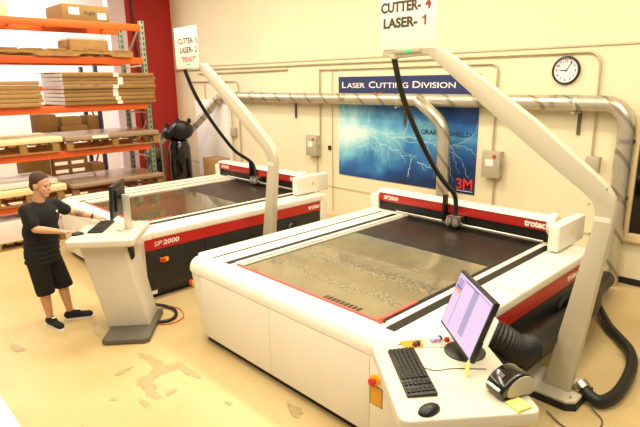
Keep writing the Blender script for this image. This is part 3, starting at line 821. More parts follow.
# cables at the foot of the left console
hose('power_cable', [(-5.93, 2.75, .06), (-5.82, 2.86, .03), (-5.66, 2.89, .02), (-5.50, 2.82, .02), (-5.44, 2.70, .02), (-5.50, 2.58, .02), (-5.60, 2.52, .03)], .02, 'thick black cable on the floor between the left console and the cutter', M['black'], 'cable', 10)
hose('extension_cord', [(-5.9, 2.85, .03), (-5.70, 2.96, .01), (-5.52, 2.93, .01), (-5.40, 2.85, .01), (-5.36, 2.70, .01), (-5.45, 2.56, .01), (-5.56, 2.50, .02)], .006, 'thin red cord on the floor beside the thick black cable', M['redcord'], 'cord', 6)

# white table corner at the bottom left
t = thing('work_table', 'corner of a white table at the bottom left edge', 'table', (-4.1, .2, 0))
MB().box(-1.0, 1.1, -.6, .41, .71, .75).bevel(.008).build('table_top', M['desk'], t)
for x in (-.92, 1.02):
    for y in (-.52, .33): box('leg', M['desk'], x-.025, x+.025, y-.025, y+.025, 0, .71, t)

# ------------------------------------------------------------------ wall fittings
# banner
t = thing('banner', 'blue lightning banner reading Laser Cutting Division on the back wall', 'banner', (-7.455, WY-.012, .905))
BW, BH = 3.105, 1.945
box('picture', M['lightning'], 0, BW, 0, .01, 0, 1.615, t)
box('header_band', M['navy'], 0, BW, -.001, .01, 1.615, BH, t)
text([('L', 1.25, None), ('ASER', 1, None), (' C', 1.25, None), ('UTTING', 1, None), (' D', 1.25, None), ('IVISION', 1, None)], frame((.1, -.002, 1.735), (1, 0, 0), (0, 0, 1)), 2.56, M['letterw'], t, bold=.006, height=.115)
rnd = random.Random(11)
def bolt(bm, x, z, a, ln, wd, depth):
    n = max(3, int(ln/.045)); px, pz = x, z
    for k in range(n):
        a2 = a + rnd.uniform(-.75, .75); qx, qz = px + math.cos(a2)*ln/n, pz + math.sin(a2)*ln/n
        qx = min(max(qx, .02), BW-.02); qz = min(max(qz, .02), 1.58)
        w0 = wd*(1-k/n*.7); nx, nz = -(qz-pz), (qx-px); L_ = math.hypot(nx, nz) or 1; nx, nz = nx/L_*w0, nz/L_*w0
        vs = [bm.verts.new(p) for p in ((px-nx, -.0015, pz-nz), (qx-nx, -.0015, qz-nz), (qx+nx, -.0015, qz+nz), (px+nx, -.0015, pz+nz))]
        bm.faces.new(vs)
        if depth and rnd.random() < .3: bolt(bm, qx, qz, a2 + rnd.choice((-.8, .8)), ln*.4, wd*.6, depth-1)
        px, pz = qx, qz
b = MB()
for x, z, a, ln in ((.05, 1.05, -.1, 1.5), (.9, .85, -.35, .9), (.15, 1.5, -1.4, .7), (.5, .6, .1, .7), (1.75, .15, 1.3, .45), (1.95, .45, -.3, .4), (1.2, .9, .0, 1.7)):
    bolt(b.bm, x, z, a, ln, .0055, 1)
o = b.build('lightning_streaks', M['streak'], t)
text([('GRAFFITI SHIELD', 1, None)], frame((2.0, -.002, .945), (1, 0, 0), (0, 0, 1)), 1.0, M['letterblue'], t, bold=.035, height=.08)
text([('3M', 1, None)], frame((2.765, -.003, .075), (1, 0, 0), (0, 0, 1)), .30, M['logored'], t, bold=.018, height=.18)
box('logo_underline', M['letterw'], 2.77, 3.07, -.002, 0, .04, .048, t)

# clock
t = thing('wall_clock', 'round wall clock with a black rim on the cream back wall', 'clock', (-3.05, WY, 2.875))
RX = Matrix.Rotation(PI/2, 4, 'X')
MB().lathe([(.165, .0), (.19, .0), (.195, .02), (.185, .045), (.17, .05), (.165, .03), (.165, .0)], RX, 40, False).build('rim', M['black'], t)
MB().lathe([(0, 0), (.17, 0), (.17, .02), (0, .02)], RX, 40).build('face', M['clockface'], t)
nums = MB()
for k in range(12):
    a = k*PI/6
    mt = Matrix.Translation((.135*math.sin(a), -.0215, .135*math.cos(a))) @ Matrix.Rotation(a, 4, 'Y')
    nums.box(-.006, .006, -.001, .001, -.014, .014, mt)
hd = t
for k in range(1, 13):
    a = k*PI/6
    s = str(k); wd = .02*len(s)
    text([(s, 1, None)], frame((.125*math.sin(a)-wd/2, -.0215, .125*math.cos(a)-.014), (1, 0, 0), (0, 0, 1)), wd, M['letterd'], t, 'numeral', bold=.03, height=.03)
nums.bm.free()
def hand(name, ang, ln, wd):
    MB().box(-wd, wd, -.027, -.025, -.02, ln, Matrix.Rotation(math.radians(ang), 4, 'Y')).build(name, M['black'], t)
hand('hour_hand', 272, .085, .006); hand('minute_hand', 38, .125, .0045)

def ebox(loc, w, h, d, label, kind=0):
    t = thing('switch_box', label, 'electrical box', loc)
    MB().box(-w/2, w/2, -d, 0, 0, h).bevel(.008).build('enclosure', M['greybox'], t)
    MB().lathe([(.026, 0), (.026, .02), (0, .024)], Matrix.Translation((w*.22, -d, h*.82)) @ RX, 16).build('red_button', M['knobred'], t)
    box('data_label', M['paper'], -w*.3, w*.15, -d-.002, -d, h*.45, h*.7, t)
    MB().box(w/2, w/2+.03, -d*.7, -d*.4, h*.5, h*.75).bevel(.004).build('lever', M['greybox'], t)
ebox((-4.03, WY, 1.255), .30, .42, .14, 'grey electrical switch box right of the blue banner')
ebox((-8.16, WY, 1.235), .32, .43, .14, 'grey electrical switch box left of the blue banner')
o = box('conduit_fitting', M['greybox'], -.09, .09, -.1, 0, 0, .19, None, .008); o.location = (-2.55, WY, 1.53)
tag(o, 'small grey conduit fitting beside the bend of the nearest arm', 'electrical box')
o = box('wall_outlet', M['black'], -.035, .035, -.03, 0, 0, .09, None, .004); o.location = (-7.72, WY, 1.38)
tag(o, 'small black outlet right of the left switch box', 'outlet')
o = box('wall_sensor', M['black'], -.022, .022, -.04, 0, 0, .04, None, .004); o.location = (-4.40, WY, 2.82)
tag(o, 'tiny black sensor on the wall just above the duct right of the banner', 'sensor')

def conduit(pts, label, r=.016):
    return tag(MB().tube(pts, r, 8).build('conduit', M['conduit']), label, 'conduit', 'wall conduits')
def bend(x, z, r, y, s=1):   # quarter bend from horizontal to down at right end
    return [(x - r + r*math.sin(a), y, z - r + r*math.cos(a)) for a in [k*PI/16 for k in range(9)]]
yc = WY-.03
conduit([(-13.85, yc, 3.11), (-4.0, yc, 3.11)] + bend(-2.6, 3.11, .18, yc) + [(-2.58, yc, 1.72)], 'long wall conduit running over the banner and bending down right of the clock')
conduit([(-7.96, yc, 3.0)] + bend(-4.06, 3.0, .12, yc) + [(-4.06, yc, 1.68)], 'wall conduit bending down to the switch box right of the banner')
conduit([(-7.98, yc, 3.02), (-7.98, yc, 1.67)], 'upright wall conduit left of the banner reaching the left switch box')
conduit([(-8.08, yc, 1.24), (-8.08, yc, .35)], 'short wall conduit going down from the left switch box', .014)
conduit([(-4.0, yc, 1.26), (-4.0, yc, .3)], 'short wall conduit going down from the right switch box', .014)
conduit([(-13.0, yc, 2.80)] + bend(-10.85, 2.80, .15, yc) + [(-10.85, yc, .2)], 'wall conduit bending down behind the back left arm')
conduit([(-7.62, yc, 3.02), (-7.62, yc, .1)], 'thin upright conduit close to the left edge of the banner', .009)
conduit([(-12.6, yc, 3.0), (-9.0, yc, 3.03)], 'straight wall conduit just under the long one at the far left', .02)
conduit([(-12.35, yc, 2.75), (-12.35, yc, .1)], 'upright wall conduit near the red wall', .012)

# ducts
dy = 7.58
def arc(c, r, a0, a1, n=8):   # in xz plane
    return [(c[0] + r*math.cos(a0+(a1-a0)*k/n), dy, c[1] + r*math.sin(a0+(a1-a0)*k/n)) for k in range(n+1)]
main = [(-11.45, dy, 2.44), (-8, dy, 2.44), (-5, dy, 2.44)] + arc((-2.45, 2.14), .30, PI/2, 0) + [(-2.15, dy, 1.5), (-2.12, dy, .0)]
t = thing('air_duct', 'long silver spiral air duct along the back wall turning down at the right', 'duct', (-6.5, dy, 0))
sh = Vector((6.5, -dy, 0))
MB().tube([Vector(p)+sh for p in main], .105, 20).build('duct_pipe', M['duct'], t)
for x in (-9.6, -7.1, -3.1): MB().tube([(x+6.5-.03, 0, 2.44), (x+6.5+.03, 0, 2.44)], .109, 20).build('duct_collar', M['steel'], t)
for z in (1.95, 1.2): MB().tube([(4.36, 0, z), (4.36, 0, z+.05)], .110, 20).build('duct_collar', M['steel'], t)
br = catmull([(-5.36, dy-.06, 2.43), (-5.22, 7.46, 2.36), (-5.04, 7.43, 2.25), (-4.87, 7.43, 2.10), (-4.79, 7.43, 1.90), (-4.78, 7.43, 1.5), (-4.765, 7.43, .65)], 6)
o = MB().tube([Vector(p) for p in br], .10, 18).build('branch_duct', M['duct']); tag(o, 'silver branch duct bending down in front of the blue banner', 'duct')
o = MB().tube(catmull([(-11.38, dy-.06, 2.40), (-11.55, dy-.1, 2.28), (-11.85, dy-.25, 1.95), (-12.25, dy-.45, 1.58), (-12.4, dy-.55, 1.45)], 6), .10, 18).build('branch_duct', M['duct']); tag(o, 'silver branch duct slanting down to the black dust collector', 'duct')
def hanger(x, label):
    t = thing('duct_hanger', label, 'bracket', (x, WY, 2.0), 0, 'duct hangers')
    MB().tube([(-.02, dy-WY, .44), (.02, dy-WY, .44)], .112, 20).build('strap', M['alu'], t)
    MB().box(-.02, .02, -.035, 0, .0, .34).build('wall_strut', M['greyplate'], t)
    MB().box(-.02, .02, -.30, 0, .30, .325).build('support_bar', M['alu'], t)
hanger(-8.75, 'duct hanger with a strut on the wall left of the banner')
hanger(-5.80, 'duct hanger with a strut in front of the banner')
hanger(-2.80, 'duct hanger with a strut below the clock')
for x, lab in ((-6.35, 'red clip on top of the duct in front of the banner, left one'), (-6.22, 'red clip on top of the duct in front of the banner, right one'), (-10.1, 'red clip on top of the duct far left of the banner')):
    o = box('red_clip', M['knobred'], -.025, .025, -.015, .015, 0, .02, None, .004); o.location = (x, dy-.02, 2.545); tag(o, lab, 'clip')

# black dust collector at the back left
t = thing('dust_collector', 'glossy black dust collector drum standing by the red wall', 'dust collector', (-12.1, 6.7, 0))
MB().lathe([(.25, 0), (.28, .05), (.29, .6), (.28, 1.2), (.22, 1.36), (.1, 1.42), (0, 1.42)], None, 28).build('drum', M['blackgloss'], t)
hd_ = MB().ball((.06, .06, 1.62), .29, 1.05, 1.05, .86).ball((-.16, -.16, 1.55), .19, 1, 1, .9)
hd_.lathe([(0, -.05), (.2, -.05), (.2, .30), (.15, .33), (0, .33)], Matrix.Translation((.06, .06, 1.62)) @ Matrix.Rotation(math.radians(-30), 4, 'Z') @ Matrix.Rotation(PI/2, 4, 'Y'), 24).build('blower_head', M['black'], t)
MB().tube([(-.33, -.30, .0), (-.33, -.30, 1.55)], .05, 14).build('stand_pole', M['steel'], t)
MB().tube([(-.33, -.30, 1.3), (-.2, -.2, 1.42), (-.05, -.1, 1.45)], .05, 12).build('inlet_pipe', M['steel'], t)
for k in range(3):
    MB().lathe([(.05, 0), (.05, .10), (0, .12)], Matrix.Translation((-.2+.2*k, -.18+.2*k, 1.68+.12*min(k, 1))), 12).build('filter_knob', M['black'], t)
t = thing('electric_motor', 'dark grey motor on a stand between the rack and the dust collector', 'motor', (-12.75, 6.35, 0))
MB().lathe([(0, -.25), (.14, -.25), (.17, -.2), (.17, .18), (.12, .25), (0, .25)], Matrix.Translation((0, 0, .98)) @ Matrix.Rotation(PI/2, 4, 'X'), 20).build('motor_housing', M['greyplate'], t)
MB().box(-.14, .14, -.2, .2, 0, .82).bevel(.01).build('motor_stand', M['sidegrey'], t)
o = box('cardboard_box', M['card2'], -.3, .3, -.2, .2, 0, .95, None, .006); o.location = (-11.2, 7.2, 0); tag(o, 'brown carton between the black drum and the back wall', 'box')
hose('wall_cable', [(-13.88, 6.62, 5.0), (-13.88, 6.64, 3.9), (-13.87, 6.66, 3.4), (-13.88, 6.65, 2.0), (-13.88, 6.66, .4)], .03, 'black cable running down the red wall', M['black'], 'cable', 8)
o = box('panel_box', M['farwall'], -.75, .75, -.12, 0, .3, 2.35, None, .008); o.location = (-11.95, WY-.025, 0)
tag(o, 'pale wall cabinet panel behind the slanting duct', 'cabinet')
o = box('thermostat', M['greybox'], -.08, .08, -.08, 0, 0, .22, None, .008); o.location = (-11.35, WY-.12 if False else WY, 1.45)
o.location = (-11.1, WY, 1.45); tag(o, 'small grey switch right of the pale wall cabinet', 'switch')

# ------------------------------------------------------------------ pallet rack
LV = [.74, 1.61, 2.41, 3.265, 3.88]
t = thing('pallet_rack', 'tall pallet rack with orange beams and green uprights at the left', 'rack', (-10.6, 4.9, 0))
def upr(name, y):
    f = MB()
    for x in (-.48, .48):
        f.box(x-.045, x+.045, y-.04, y+.04, 0, 3.95)
    u = f.bevel(.006).build(name, M['rackgreen'], t)
    bcs = MB()
    for k in range(4):
        z = .4+.9*k
        bcs.tube([(-.45, y, z), (.45, y, z+.02)], .018, 8); bcs.tube([(-.45, y, z+.04), (.45, y, z+.8)], .016, 8)
    bcs.build('brace', M['alu'], u)
upr('upright_frame', .09); upr('upright_frame', -3.05)
for z in LV:
    for x in (.5, -.5):
        MB().box(x-.03, x+.03, -3.01, .05, z-.125, z).bevel(.008).build('beam', M['orange'], t)
    for y in (-2.6, -2.0, -1.4, -.8, -.3):
        MB().box(-.47, .47, y-.02, y+.02, z-.05, z-.005).build('cross_bar', M['orange'], t)

# repeated helpers for the loads
RX0 = -10.05
def pallet(x0, x1, y0, y1, z, label, group='wooden pallets', notch=False):
    t = thing('wooden_pallet', label, 'pallet', ((x0+x1)/2, (y0+y1)/2, z), 0, group)
    if not notch and z > .1: t.scale = (1, 1, 1.4)
    w, d = (x1-x0)/2, (y1-y0)/2
    for k in range(7):
        yy = -d + (2*d)*(k+.5)/7; MB().box(-w, w, yy-d/7*.72, yy+d/7*.72, .105, .125).build('deck_board', M['wood'], t)
    for x in (-w+.03, 0, w-.03):
        if notch:   # solid side boards with fork notches
            MB().prism([(-d, .0), (-d, .105), (d, .105), (d, .0), (d*.72, .0), (d*.66, .045), (d*.3, .045), (d*.24, .0), (-d*.24, .0), (-d*.3, .045), (-d*.66, .045), (-d*.72, .0)][::-1], 'x', x-.022, x+.022).build('stringer', M['wood'], t)
        else:
            for yy in (-d+.06, 0, d-.06): MB().box(x-.035, x+.035, yy-.06, yy+.06, .018, .105).build('block', M['wood'], t)
            MB().box(x-.045, x+.045, -d, d, 0, .018).build('bottom_board', M['wood'], t)
    return t
def slab(name, m, x0, x1, y0, y1, z0, z1, label, cat, group=None, bev=.006):
    o = box(name, m, -(x1-x0)/2, (x1-x0)/2, -(y1-y0)/2, (y1-y0)/2, 0, z1-z0, None, bev); o.location = ((x0+x1)/2, (y0+y1)/2, z0)
    return tag(o, label, cat, group)

# level 4 (top): carton with labels
t = thing('cardboard_box', 'brown shipping carton with white labels on the top beam of the rack', 'box', (-10.5, 3.93, 3.88))
MB().box(-.42, .42, -.39, .43, 0, .27).bevel(.006).build('carton_body', M['card'], t)
box('shipping_label', M['paper'], .42, .4215, -.28, -.1, .10, .22, t); box('shipping_label', M['paper'], .42, .4215, .22, .38, .04, .15, t)
text([('fragile', 1, None)], frame((.4215, -.02, .11), (0, 1, 0), (0, 0, 1)), .2, M['letterd'], t, bold=.01, height=.07)
slab('roof_board', M['foam'], -11.0, -10.3, 2.3, 2.75, 3.88, 4.2, 'pale carton at the left end of the top beam', 'box')
# level 3
pallet(-11.1, -10.0, 2.0, 4.72, 3.265, 'long wooden pallet on the second orange beam from the top', notch=True)
slab('cardboard_box', M['card2'], -10.75, -10.15, 3.62, 4.32, 3.39, 3.56, 'flat open carton lying on the long upper pallet', 'box')
slab('carton_lid', M['foam'], -10.72, -10.2, 3.64, 4.28, 3.56, 3.59, 'pale lid on the flat open carton', 'lid')
o = box('open_side', M['blackbase'], 0, .002, -.22, .26, .04, .10); o.name = 'carton_opening'; o.parent = bpy.data.objects['cardboard_box.001'] if 'cardboard_box.001' in bpy.data.objects else None
o.location = (.30, .0, 0)
# level 2: stacks of flat cartons
n = 8
for k in range(n):
    z0 = 2.412 + .071*k; y1 = 5.12 + random.uniform(-.04, .04); x1 = -9.98 + random.uniform(-.02, .02)
    t = thing('flat_carton', '%s flat brown carton in the right-hand taped stack on the rack' % ['lowest', 'second lowest', 'third lowest', 'fourth from the bottom', 'fourth from the top', 'third from the top', 'second from the top', 'topmost'][k], 'carton', (-10.55, 4.3, z0), 0, 'flat cartons in the right stack')
    MB().box(-.6, x1+10.55, -.93, y1-4.3, 0, .066).bevel(.008).build('carton_body', M['card'], t)
    yy = .0 + random.uniform(-.06, .06)
    box('tape', M['paper'], x1+10.549, x1+10.552, yy, yy+.1, .0, .066, t)
    box('printed_end', M['wrap'], -.58, x1+10.53, -.933, -.929, .004, .062, t)
for k in range(6):
    z0 = 2.412 + .073*k
    slab('flat_carton', M['card2'], -11.1, -9.98-random.uniform(0, .03), 1.95, 3.0+random.uniform(-.03, .03), z0, z0+.068, '%s flat carton in the shrink-wrapped left stack on the rack' % ['lowest', 'second', 'third', 'fourth', 'fifth', 'topmost'][k], 'carton', 'flat cartons in the left stack', .008)
slab('loose_sheet', M['foam'], -11.2, -10.2, 3.3, 4.4, 2.981, 2.995, 'pale loose sheet lying on top of the taped carton stack', 'sheet')
# level 1
pallet(-11.0, -10.0, 3.3, 5.1, 1.61, 'wooden pallet under the brown wrapped boards on the middle beam')
wb = slab('wrapped_boards', M['board'], -11.2, -9.95, 3.28, 5.08, 1.787, 1.865, 'brown plastic-wrapped board stack on the middle beam of the rack', 'board stack')
box('paper_label', M['paper'], .625, .629, -.43, -.13, .015, .065, wb)
pallet(-11.0, -10.0, 2.0, 3.18, 1.61, 'wooden pallet under the cream foam boards on the middle beam')
slab('foam_boards', M['foam'], -11.2, -9.97, 1.9, 3.24, 1.787, 1.88, 'cream foam board stack on the middle beam at the left', 'board stack', None, .02)
# level 0
pallet(-11.0, -10.0, 3.3, 5.1, .74, 'wooden pallet under the brown boards behind the cutter on the low beam')
slab('wrapped_boards', M['board'], -11.25, -9.93, 3.28, 5.1, .917, .985, 'brown wrapped board stack on the lowest beam behind the back left cutter', 'board stack')
pallet(-11.0, -10.0, 2.0, 3.15, .74, 'wooden pallet under the pale wrapped pile behind the man')
slab('wrapped_stack', M['foam'], -11.2, -9.97, 1.9, 3.2, .917, 1.03, 'cream wrapped board pile on the lowest beam behind the man', 'board stack', None, .015)
slab('clear_wrap_pile', M['wrap'], -11.1, -10.05, 1.95, 3.1, 1.032, 1.15, 'whitish plastic-wrapped pile on top of the cream boards behind the man', 'board stack', None, .05)
# ground
pallet(-11.0, -10.0, 1.9, 3.1, 0.0, 'wooden pallet on the floor behind the man')
slab('wrapped_stack', M['wrap'], -11.05, -9.98, 1.9, 3.1, .127, .50, 'whitish plastic-wrapped stack on the floor pallet behind the man', 'board stack', None, .03)
pallet(-11.0, -10.0, 3.4, 5.0, 0.0, 'wooden pallet on the floor under the rack behind the cutter')
slab('wrapped_stack', M['foam'], -11.05, -9.98, 3.4, 5.0, .127, .45, 'cream board stack on the floor under the rack behind the cutter', 'board stack', None, .03)

# ------------------------------------------------------------------ far room behind the rack
struct(MB().tube([(-14.6, 3.0, 4.35), (-14.6, 5.2, 5.75)], .11, 4).build('roof_brace_1', M['tan']))
t = thing('storage_rack', 'second storage rack with blue posts and red beams behind the orange rack', 'rack', (-13.0, 4.4, 0))
for y in (-2.4, .75):
    MB().box(-.05, .05, y-.04, y+.04, 0, 3.2).bevel(.006).build('post', M['bluerack'], t); MB().box(-.95, -.85, y-.04, y+.04, 0, 3.2).bevel(.006).build('post', M['bluerack'], t)
    MB().tube([(-.88, y, .5), (-.02, y, 1.5)], .02, 8).tube([(-.88, y, 2.6), (-.02, y, 1.6)], .02, 8).build('brace', M['bluerack'], t)
for z in (1.62, 2.75):
    for x in (0, -.9): MB().box(x-.03, x+.03, -2.36, .71, z-.11, z).bevel(.006).build('beam', M['orange'], t)
    MB().box(-.87, -.03, -2.3, .7, z-.02, z).build('shelf_board', M['wood'], t)
cart = [(-13.15, 3.9, 1.62, .45, .42, .50, 'tall brown carton on the blue-post rack seen through the gap'), (-13.2, 4.50, 1.62, .5, .6, .22, 'low brown carton beside the tall one on the blue-post rack'),
        (-13.25, 4.48, 1.84, .4, .45, .2, 'small kraft carton stacked on the low carton'), (-13.25, 4.98, 1.62, .5, .28, .42, 'wide kraft carton next to the blue post')]
for x, y, z, a, b_, h, lab in cart:
    slab('cardboard_box', M['card2'] if h < .3 else M['card'], x-a/2, x+a/2, y-b_/2, y+b_/2, z, z+h, lab, 'box', 'cartons on the far rack')
def standing_pallet(y, lab):
    t = thing('wooden_pallet', lab, 'pallet', (-13.1, y, 0), 0, 'pallets standing in the far room')
    for k in range(6): MB().box(0, .02, -.4, .4, .06+.19*k, .17+.19*k).build('deck_board', M['wood'], t)
    for yy in (-.38, 0, .38): MB().box(-.09, 0, yy-.03, yy+.03, .02, 1.15).build('stringer', M['wood'], t)
standing_pallet(4.35, 'pallet standing upright in the far room, the left one below the cartons')
standing_pallet(4.95, 'pallet standing upright in the far room, the right one next to the blue post') if False else None
slab('cardboard_box', M['card'], -13.5, -12.9, 3.3, 3.85, 0, 1.30, 'tall brown carton on the far room floor below the cartons', 'box')
slab('cardboard_box', M['card2'], -13.4, -12.95, 4.8, 5.1, 0, .9, 'brown carton standing on the far room floor beside the blue post', 'box')

# ------------------------------------------------------------------ the man at the left console
def fuse(b, name, m, parent, vox=.008, it=6, fac=.5):
    bm = b.bm; me = bpy.data.meshes.new('raw'); bm.to_mesh(me); bm.free()
    o = bpy.data.objects.new('raw', me); COL.objects.link(o)
    r = o.modifiers.new('r', 'REMESH'); r.mode = 'VOXEL'; r.voxel_size = vox
    s = o.modifiers.new('s', 'SMOOTH'); s.iterations = it; s.factor = fac
    bpy.context.view_layer.update()
    me2 = bpy.data.meshes.new_from_object(o.evaluated_get(bpy.context.evaluated_depsgraph_get()))
    bpy.data.objects.remove(o); bpy.data.meshes.remove(me)
    me2.name = name; me2.materials.clear(); me2.materials.append(m)
    for p in me2.polygons: p.use_smooth = True; p.material_index = 0
    q = bpy.data.objects.new(name, me2); COL.objects.link(q); q.parent = parent; return q

per = thing('person', 'man in black t-shirt and black shorts working at the left console', 'person', (-6.30, 1.78, 0), math.atan2(.778, .628))
V = Vector
neck = V((-.09, 0, 1.50)); headc = V((-.028, -.005, 1.694))
shR, shL = V((-.155, -.175, 1.44)), V((.005, .165, 1.435))
elR, wrR = V((-.045, -.255, 1.25)), V((.195, -.205, 1.20))
elL, wrL = V((.13, .28, 1.315)), V((.385, .33, 1.23))
hipR, hipL = V((-.165, -.095, .92)), V((-.105, .09, .92))
knR, knL = V((-.125, -.075, .49)), V((.005, .11, .50))
anR, anL = V((-.13, -.035, .10)), V((.045, .12, .10))
body = MB()
# head: facing direction turned a little to the right
HA = math.radians(-18); HM = Matrix.Translation(headc) @ Matrix.Rotation(HA, 4, 'Z') @ Matrix.Rotation(math.radians(8), 4, 'Y') @ Matrix.Scale(1.09, 4)
def hp_(x, y, z): return HM @ V((x, y, z))
R3 = HM.to_3x3().to_4x4()
body.ball(hp_(-.018, 0, .035), 1, .098, .077, .098, R3)       # cranium
body.ball(hp_(.030, 0, -.035), 1, .062, .060, .085, R3)       # face
body.ball(hp_(.047, 0, -.098), 1, .036, .036, .026, R3)       # chin
body.limb(hp_(-.01, .045, -.07), hp_(.045, .02, -.098), .022, .02); body.limb(hp_(-.01, -.045, -.07), hp_(.045, -.02, -.098), .022, .02)
body.limb(hp_(.082, 0, .005), hp_(.106, 0, -.032), .010, .015)   # nose
body.limb(hp_(.076, .038, .022), hp_(.080, -.038, .022), .012, .012)  # brow
body.ball(hp_(.085, 0, -.066), 1, .014, .026, .012, R3)       # lips
for s in (-1, 1):
    body.ball(hp_(-.012, .076*s, -.012), 1, .020, .010, .034, R3)   # ears
    body.ball(hp_(.062, .036*s, -.028), 1, .022, .020, .02, R3)     # cheeks
body.limb(neck + V((0, 0, -.04)), headc + V((-.025, 0, -.06)), .066, .062)
# torso
TY = math.radians(-28); TM = Matrix.Rotation(TY, 4, 'Z')
tq = lambda c, rx, ry, rz: body.ball(c, 1, rx, ry, rz, TM)
tq(V((-.085, 0, 1.33)), .145, .195, .17); tq(V((-.11, 0, 1.15)), .15, .18, .18); tq(V((-.13, 0, .97)), .145, .175, .13)
body.limb(shR, shL, .062, .062)
def arm(sh, el, wr):
    body.limb(sh, el, .055, .043); body.limb(el, el.lerp(wr, .3), .043, .043); body.limb(el.lerp(wr, .3), wr, .043, .027)
arm(shR, elR, wrR); arm(shL, elL, wrL)
def hand_(wr, d, flat, thumb_side, curl):
    # palm, four fingers and a thumb; d forward direction, side = left of the hand
    d = d.normalized(); up = V((0, 0, 1)); side = up.cross(d).normalized()
    pc = wr + d*.05 + V((0, 0, -.004))
    pm = frame((0, 0, 0), d, side)
    body.ball(pc, 1, .048, .040, .016, pm.to_3x3().to_4x4())
    body.limb(wr, pc, .026, .02)
    for k, (off, ln) in enumerate(((.028, .068), (.010, .078), (-.009, .072), (-.027, .056))):
        a = pc + d*.036 + side*off*thumb_side
        b1 = a + d*ln*.5 + V((0, 0, curl*.008)); c_ = b1 + d*ln*.35 + V((0, 0, -curl*.012)); e = c_ + d*ln*.18 + V((0, 0, -curl*.014))
        body.limb(a, b1, .0095, .009); body.limb(b1, c_, .009, .008); body.limb(c_, e, .008, .0065)
    a = pc - d*.015 + side*.036*thumb_side; b1 = a + d*.03 + side*.022*thumb_side + V((0, 0, -.006)); c_ = b1 + d*.032 + side*.004*thumb_side + V((0, 0, -.006))
    body.limb(a, b1, .012, .010); body.limb(b1, c_, .010, .008)
hand_(wrR, V((.15, .035, -.01)), 0, 1, 1)
hand_(wrL, V((.16, .02, -.045)), 0, -1, 1)
# legs
for h_, k_, a_ in ((hipR, knR, anR), (hipL, knL, anL)):
    body.limb(h_, k_, .085, .058); body.limb(k_, k_.lerp(a_, .35) + V((-.012, 0, 0)), .056, .058); body.limb(k_.lerp(a_, .35) + V((-.012, 0, 0)), a_, .058, .036)
ftR = (V((-.16, -.01, .05)), V((.03, -.165, .045))); ftL = (V((.01, .115, .05)), V((.25, .16, .045)))
for a_, f_ in ((anR, ftR), (anL, ftL)): body.limb(a_, f_[0].lerp(f_[1], .35), .036, .034); body.limb(f_[0], f_[1], .03, .03)
bd = fuse(body, 'body', M['skin'], per, .0065, 5)

# eyes, brows, mouth
for s in (-1, 1):
    MB().ball(hp_(.080, .030*s, .002), .0085, 1, 1.2, .7).build('eye', M['eye'], per)
    MB().limb(hp_(.088, .018*s, .024), hp_(.082, .047*s, .024), .004, .003).build('eyebrow', M['hair'], per)
MB().ball(hp_(.096, 0, -.067), 1, .004, .020, .0045, R3).build('mouth', M['lip'], per)
# hair: short cap over crown, sides and back
hb = MB()
hb.ball(hp_(-.026, 0, .047), 1, .100, .081, .098, R3)
hb.ball(hp_(-.065, 0, -.012), 1, .060, .068, .07, R3)
hair = fuse(hb, 'hair', M['hair'], per, .007, 3)
# trim hair off the face: remove the front-lower part
bm = bmesh.new(); bm.from_mesh(hair.data); inv = HM.inverted()
HL = ((-1, -.075), (-.045, -.075), (-.034, -.02), (-.028, .012), (.0, .012), (.018, -.005), (.03, .05), (.058, .072), (1, .078))
def hairline(x):
    for (a, za), (b_, zb) in zip(HL, HL[1:]):
        if x <= b_: return za + (zb-za)*(x-a)/(b_-a)
kill = [v for v in bm.verts if (inv @ v.co).z < hairline((inv @ v.co).x)]
bmesh.ops.delete(bm, geom=kill, context='VERTS'); bm.to_mesh(hair.data); bm.free()
# t-shirt
sb = MB()
def tb(c, rx, ry, rz): sb.ball(c, 1, rx, ry, rz, TM)
tb(V((-.085, 0, 1.33)), .165, .215, .185); tb(V((-.105, 0, 1.16)), .178, .205, .2); sb.limb(shR + V((0, .02, 0)), shL + V((0, -.02, 0)), .078, .078)
for k in range(5):
    z = 1.06 - .06*k; tb(V((-.115-.004*k, 0, z)), .176, .205, .06)
sb.limb(shR, shR.lerp(elR, .72), .080, .072); sb.limb(shL, shL.lerp(elL, .72), .080, .070)
sb.limb(neck + V((-.005, 0, -.06)), neck + V((0, 0, -.02)), .078, .070)
shirt = fuse(sb, 't_shirt', M['shirt'], per, .009, 5)
dirT = Matrix.Rotation(TY, 4, 'Z')
lp = dirT @ V((.142, .085, 0)); 
MB().prism([(-.022, .012), (.022, .012), (.005, -.012), (-.005, -.012)], 'x', 0, .004).build('chest_logo', M['letterw'], per, loc=(-.085+lp.x+.016, lp.y, 1.385), rotz=TY+.3)
# shorts
pb = MB()
pb.ball(V((-.13, 0, .93)), 1, .168, .198, .13, TM)
for h_, k_ in ((hipR, knR), (hipL, knL)):
    e_ = h_.lerp(k_, 1.08); pb.limb(h_, e_, .118, .106)
shorts = fuse(pb, 'shorts', M['shorts'], per, .009, 5)
bm = bmesh.new(); bm.from_mesh(shorts.data)
bmesh.ops.bisect_plane(bm, geom=bm.verts[:]+bm.edges[:]+bm.faces[:], plane_co=(0, 0, .44), plane_no=(.12, 0, -1), clear_outer=True)
bm.to_mesh(shorts.data); bm.free()
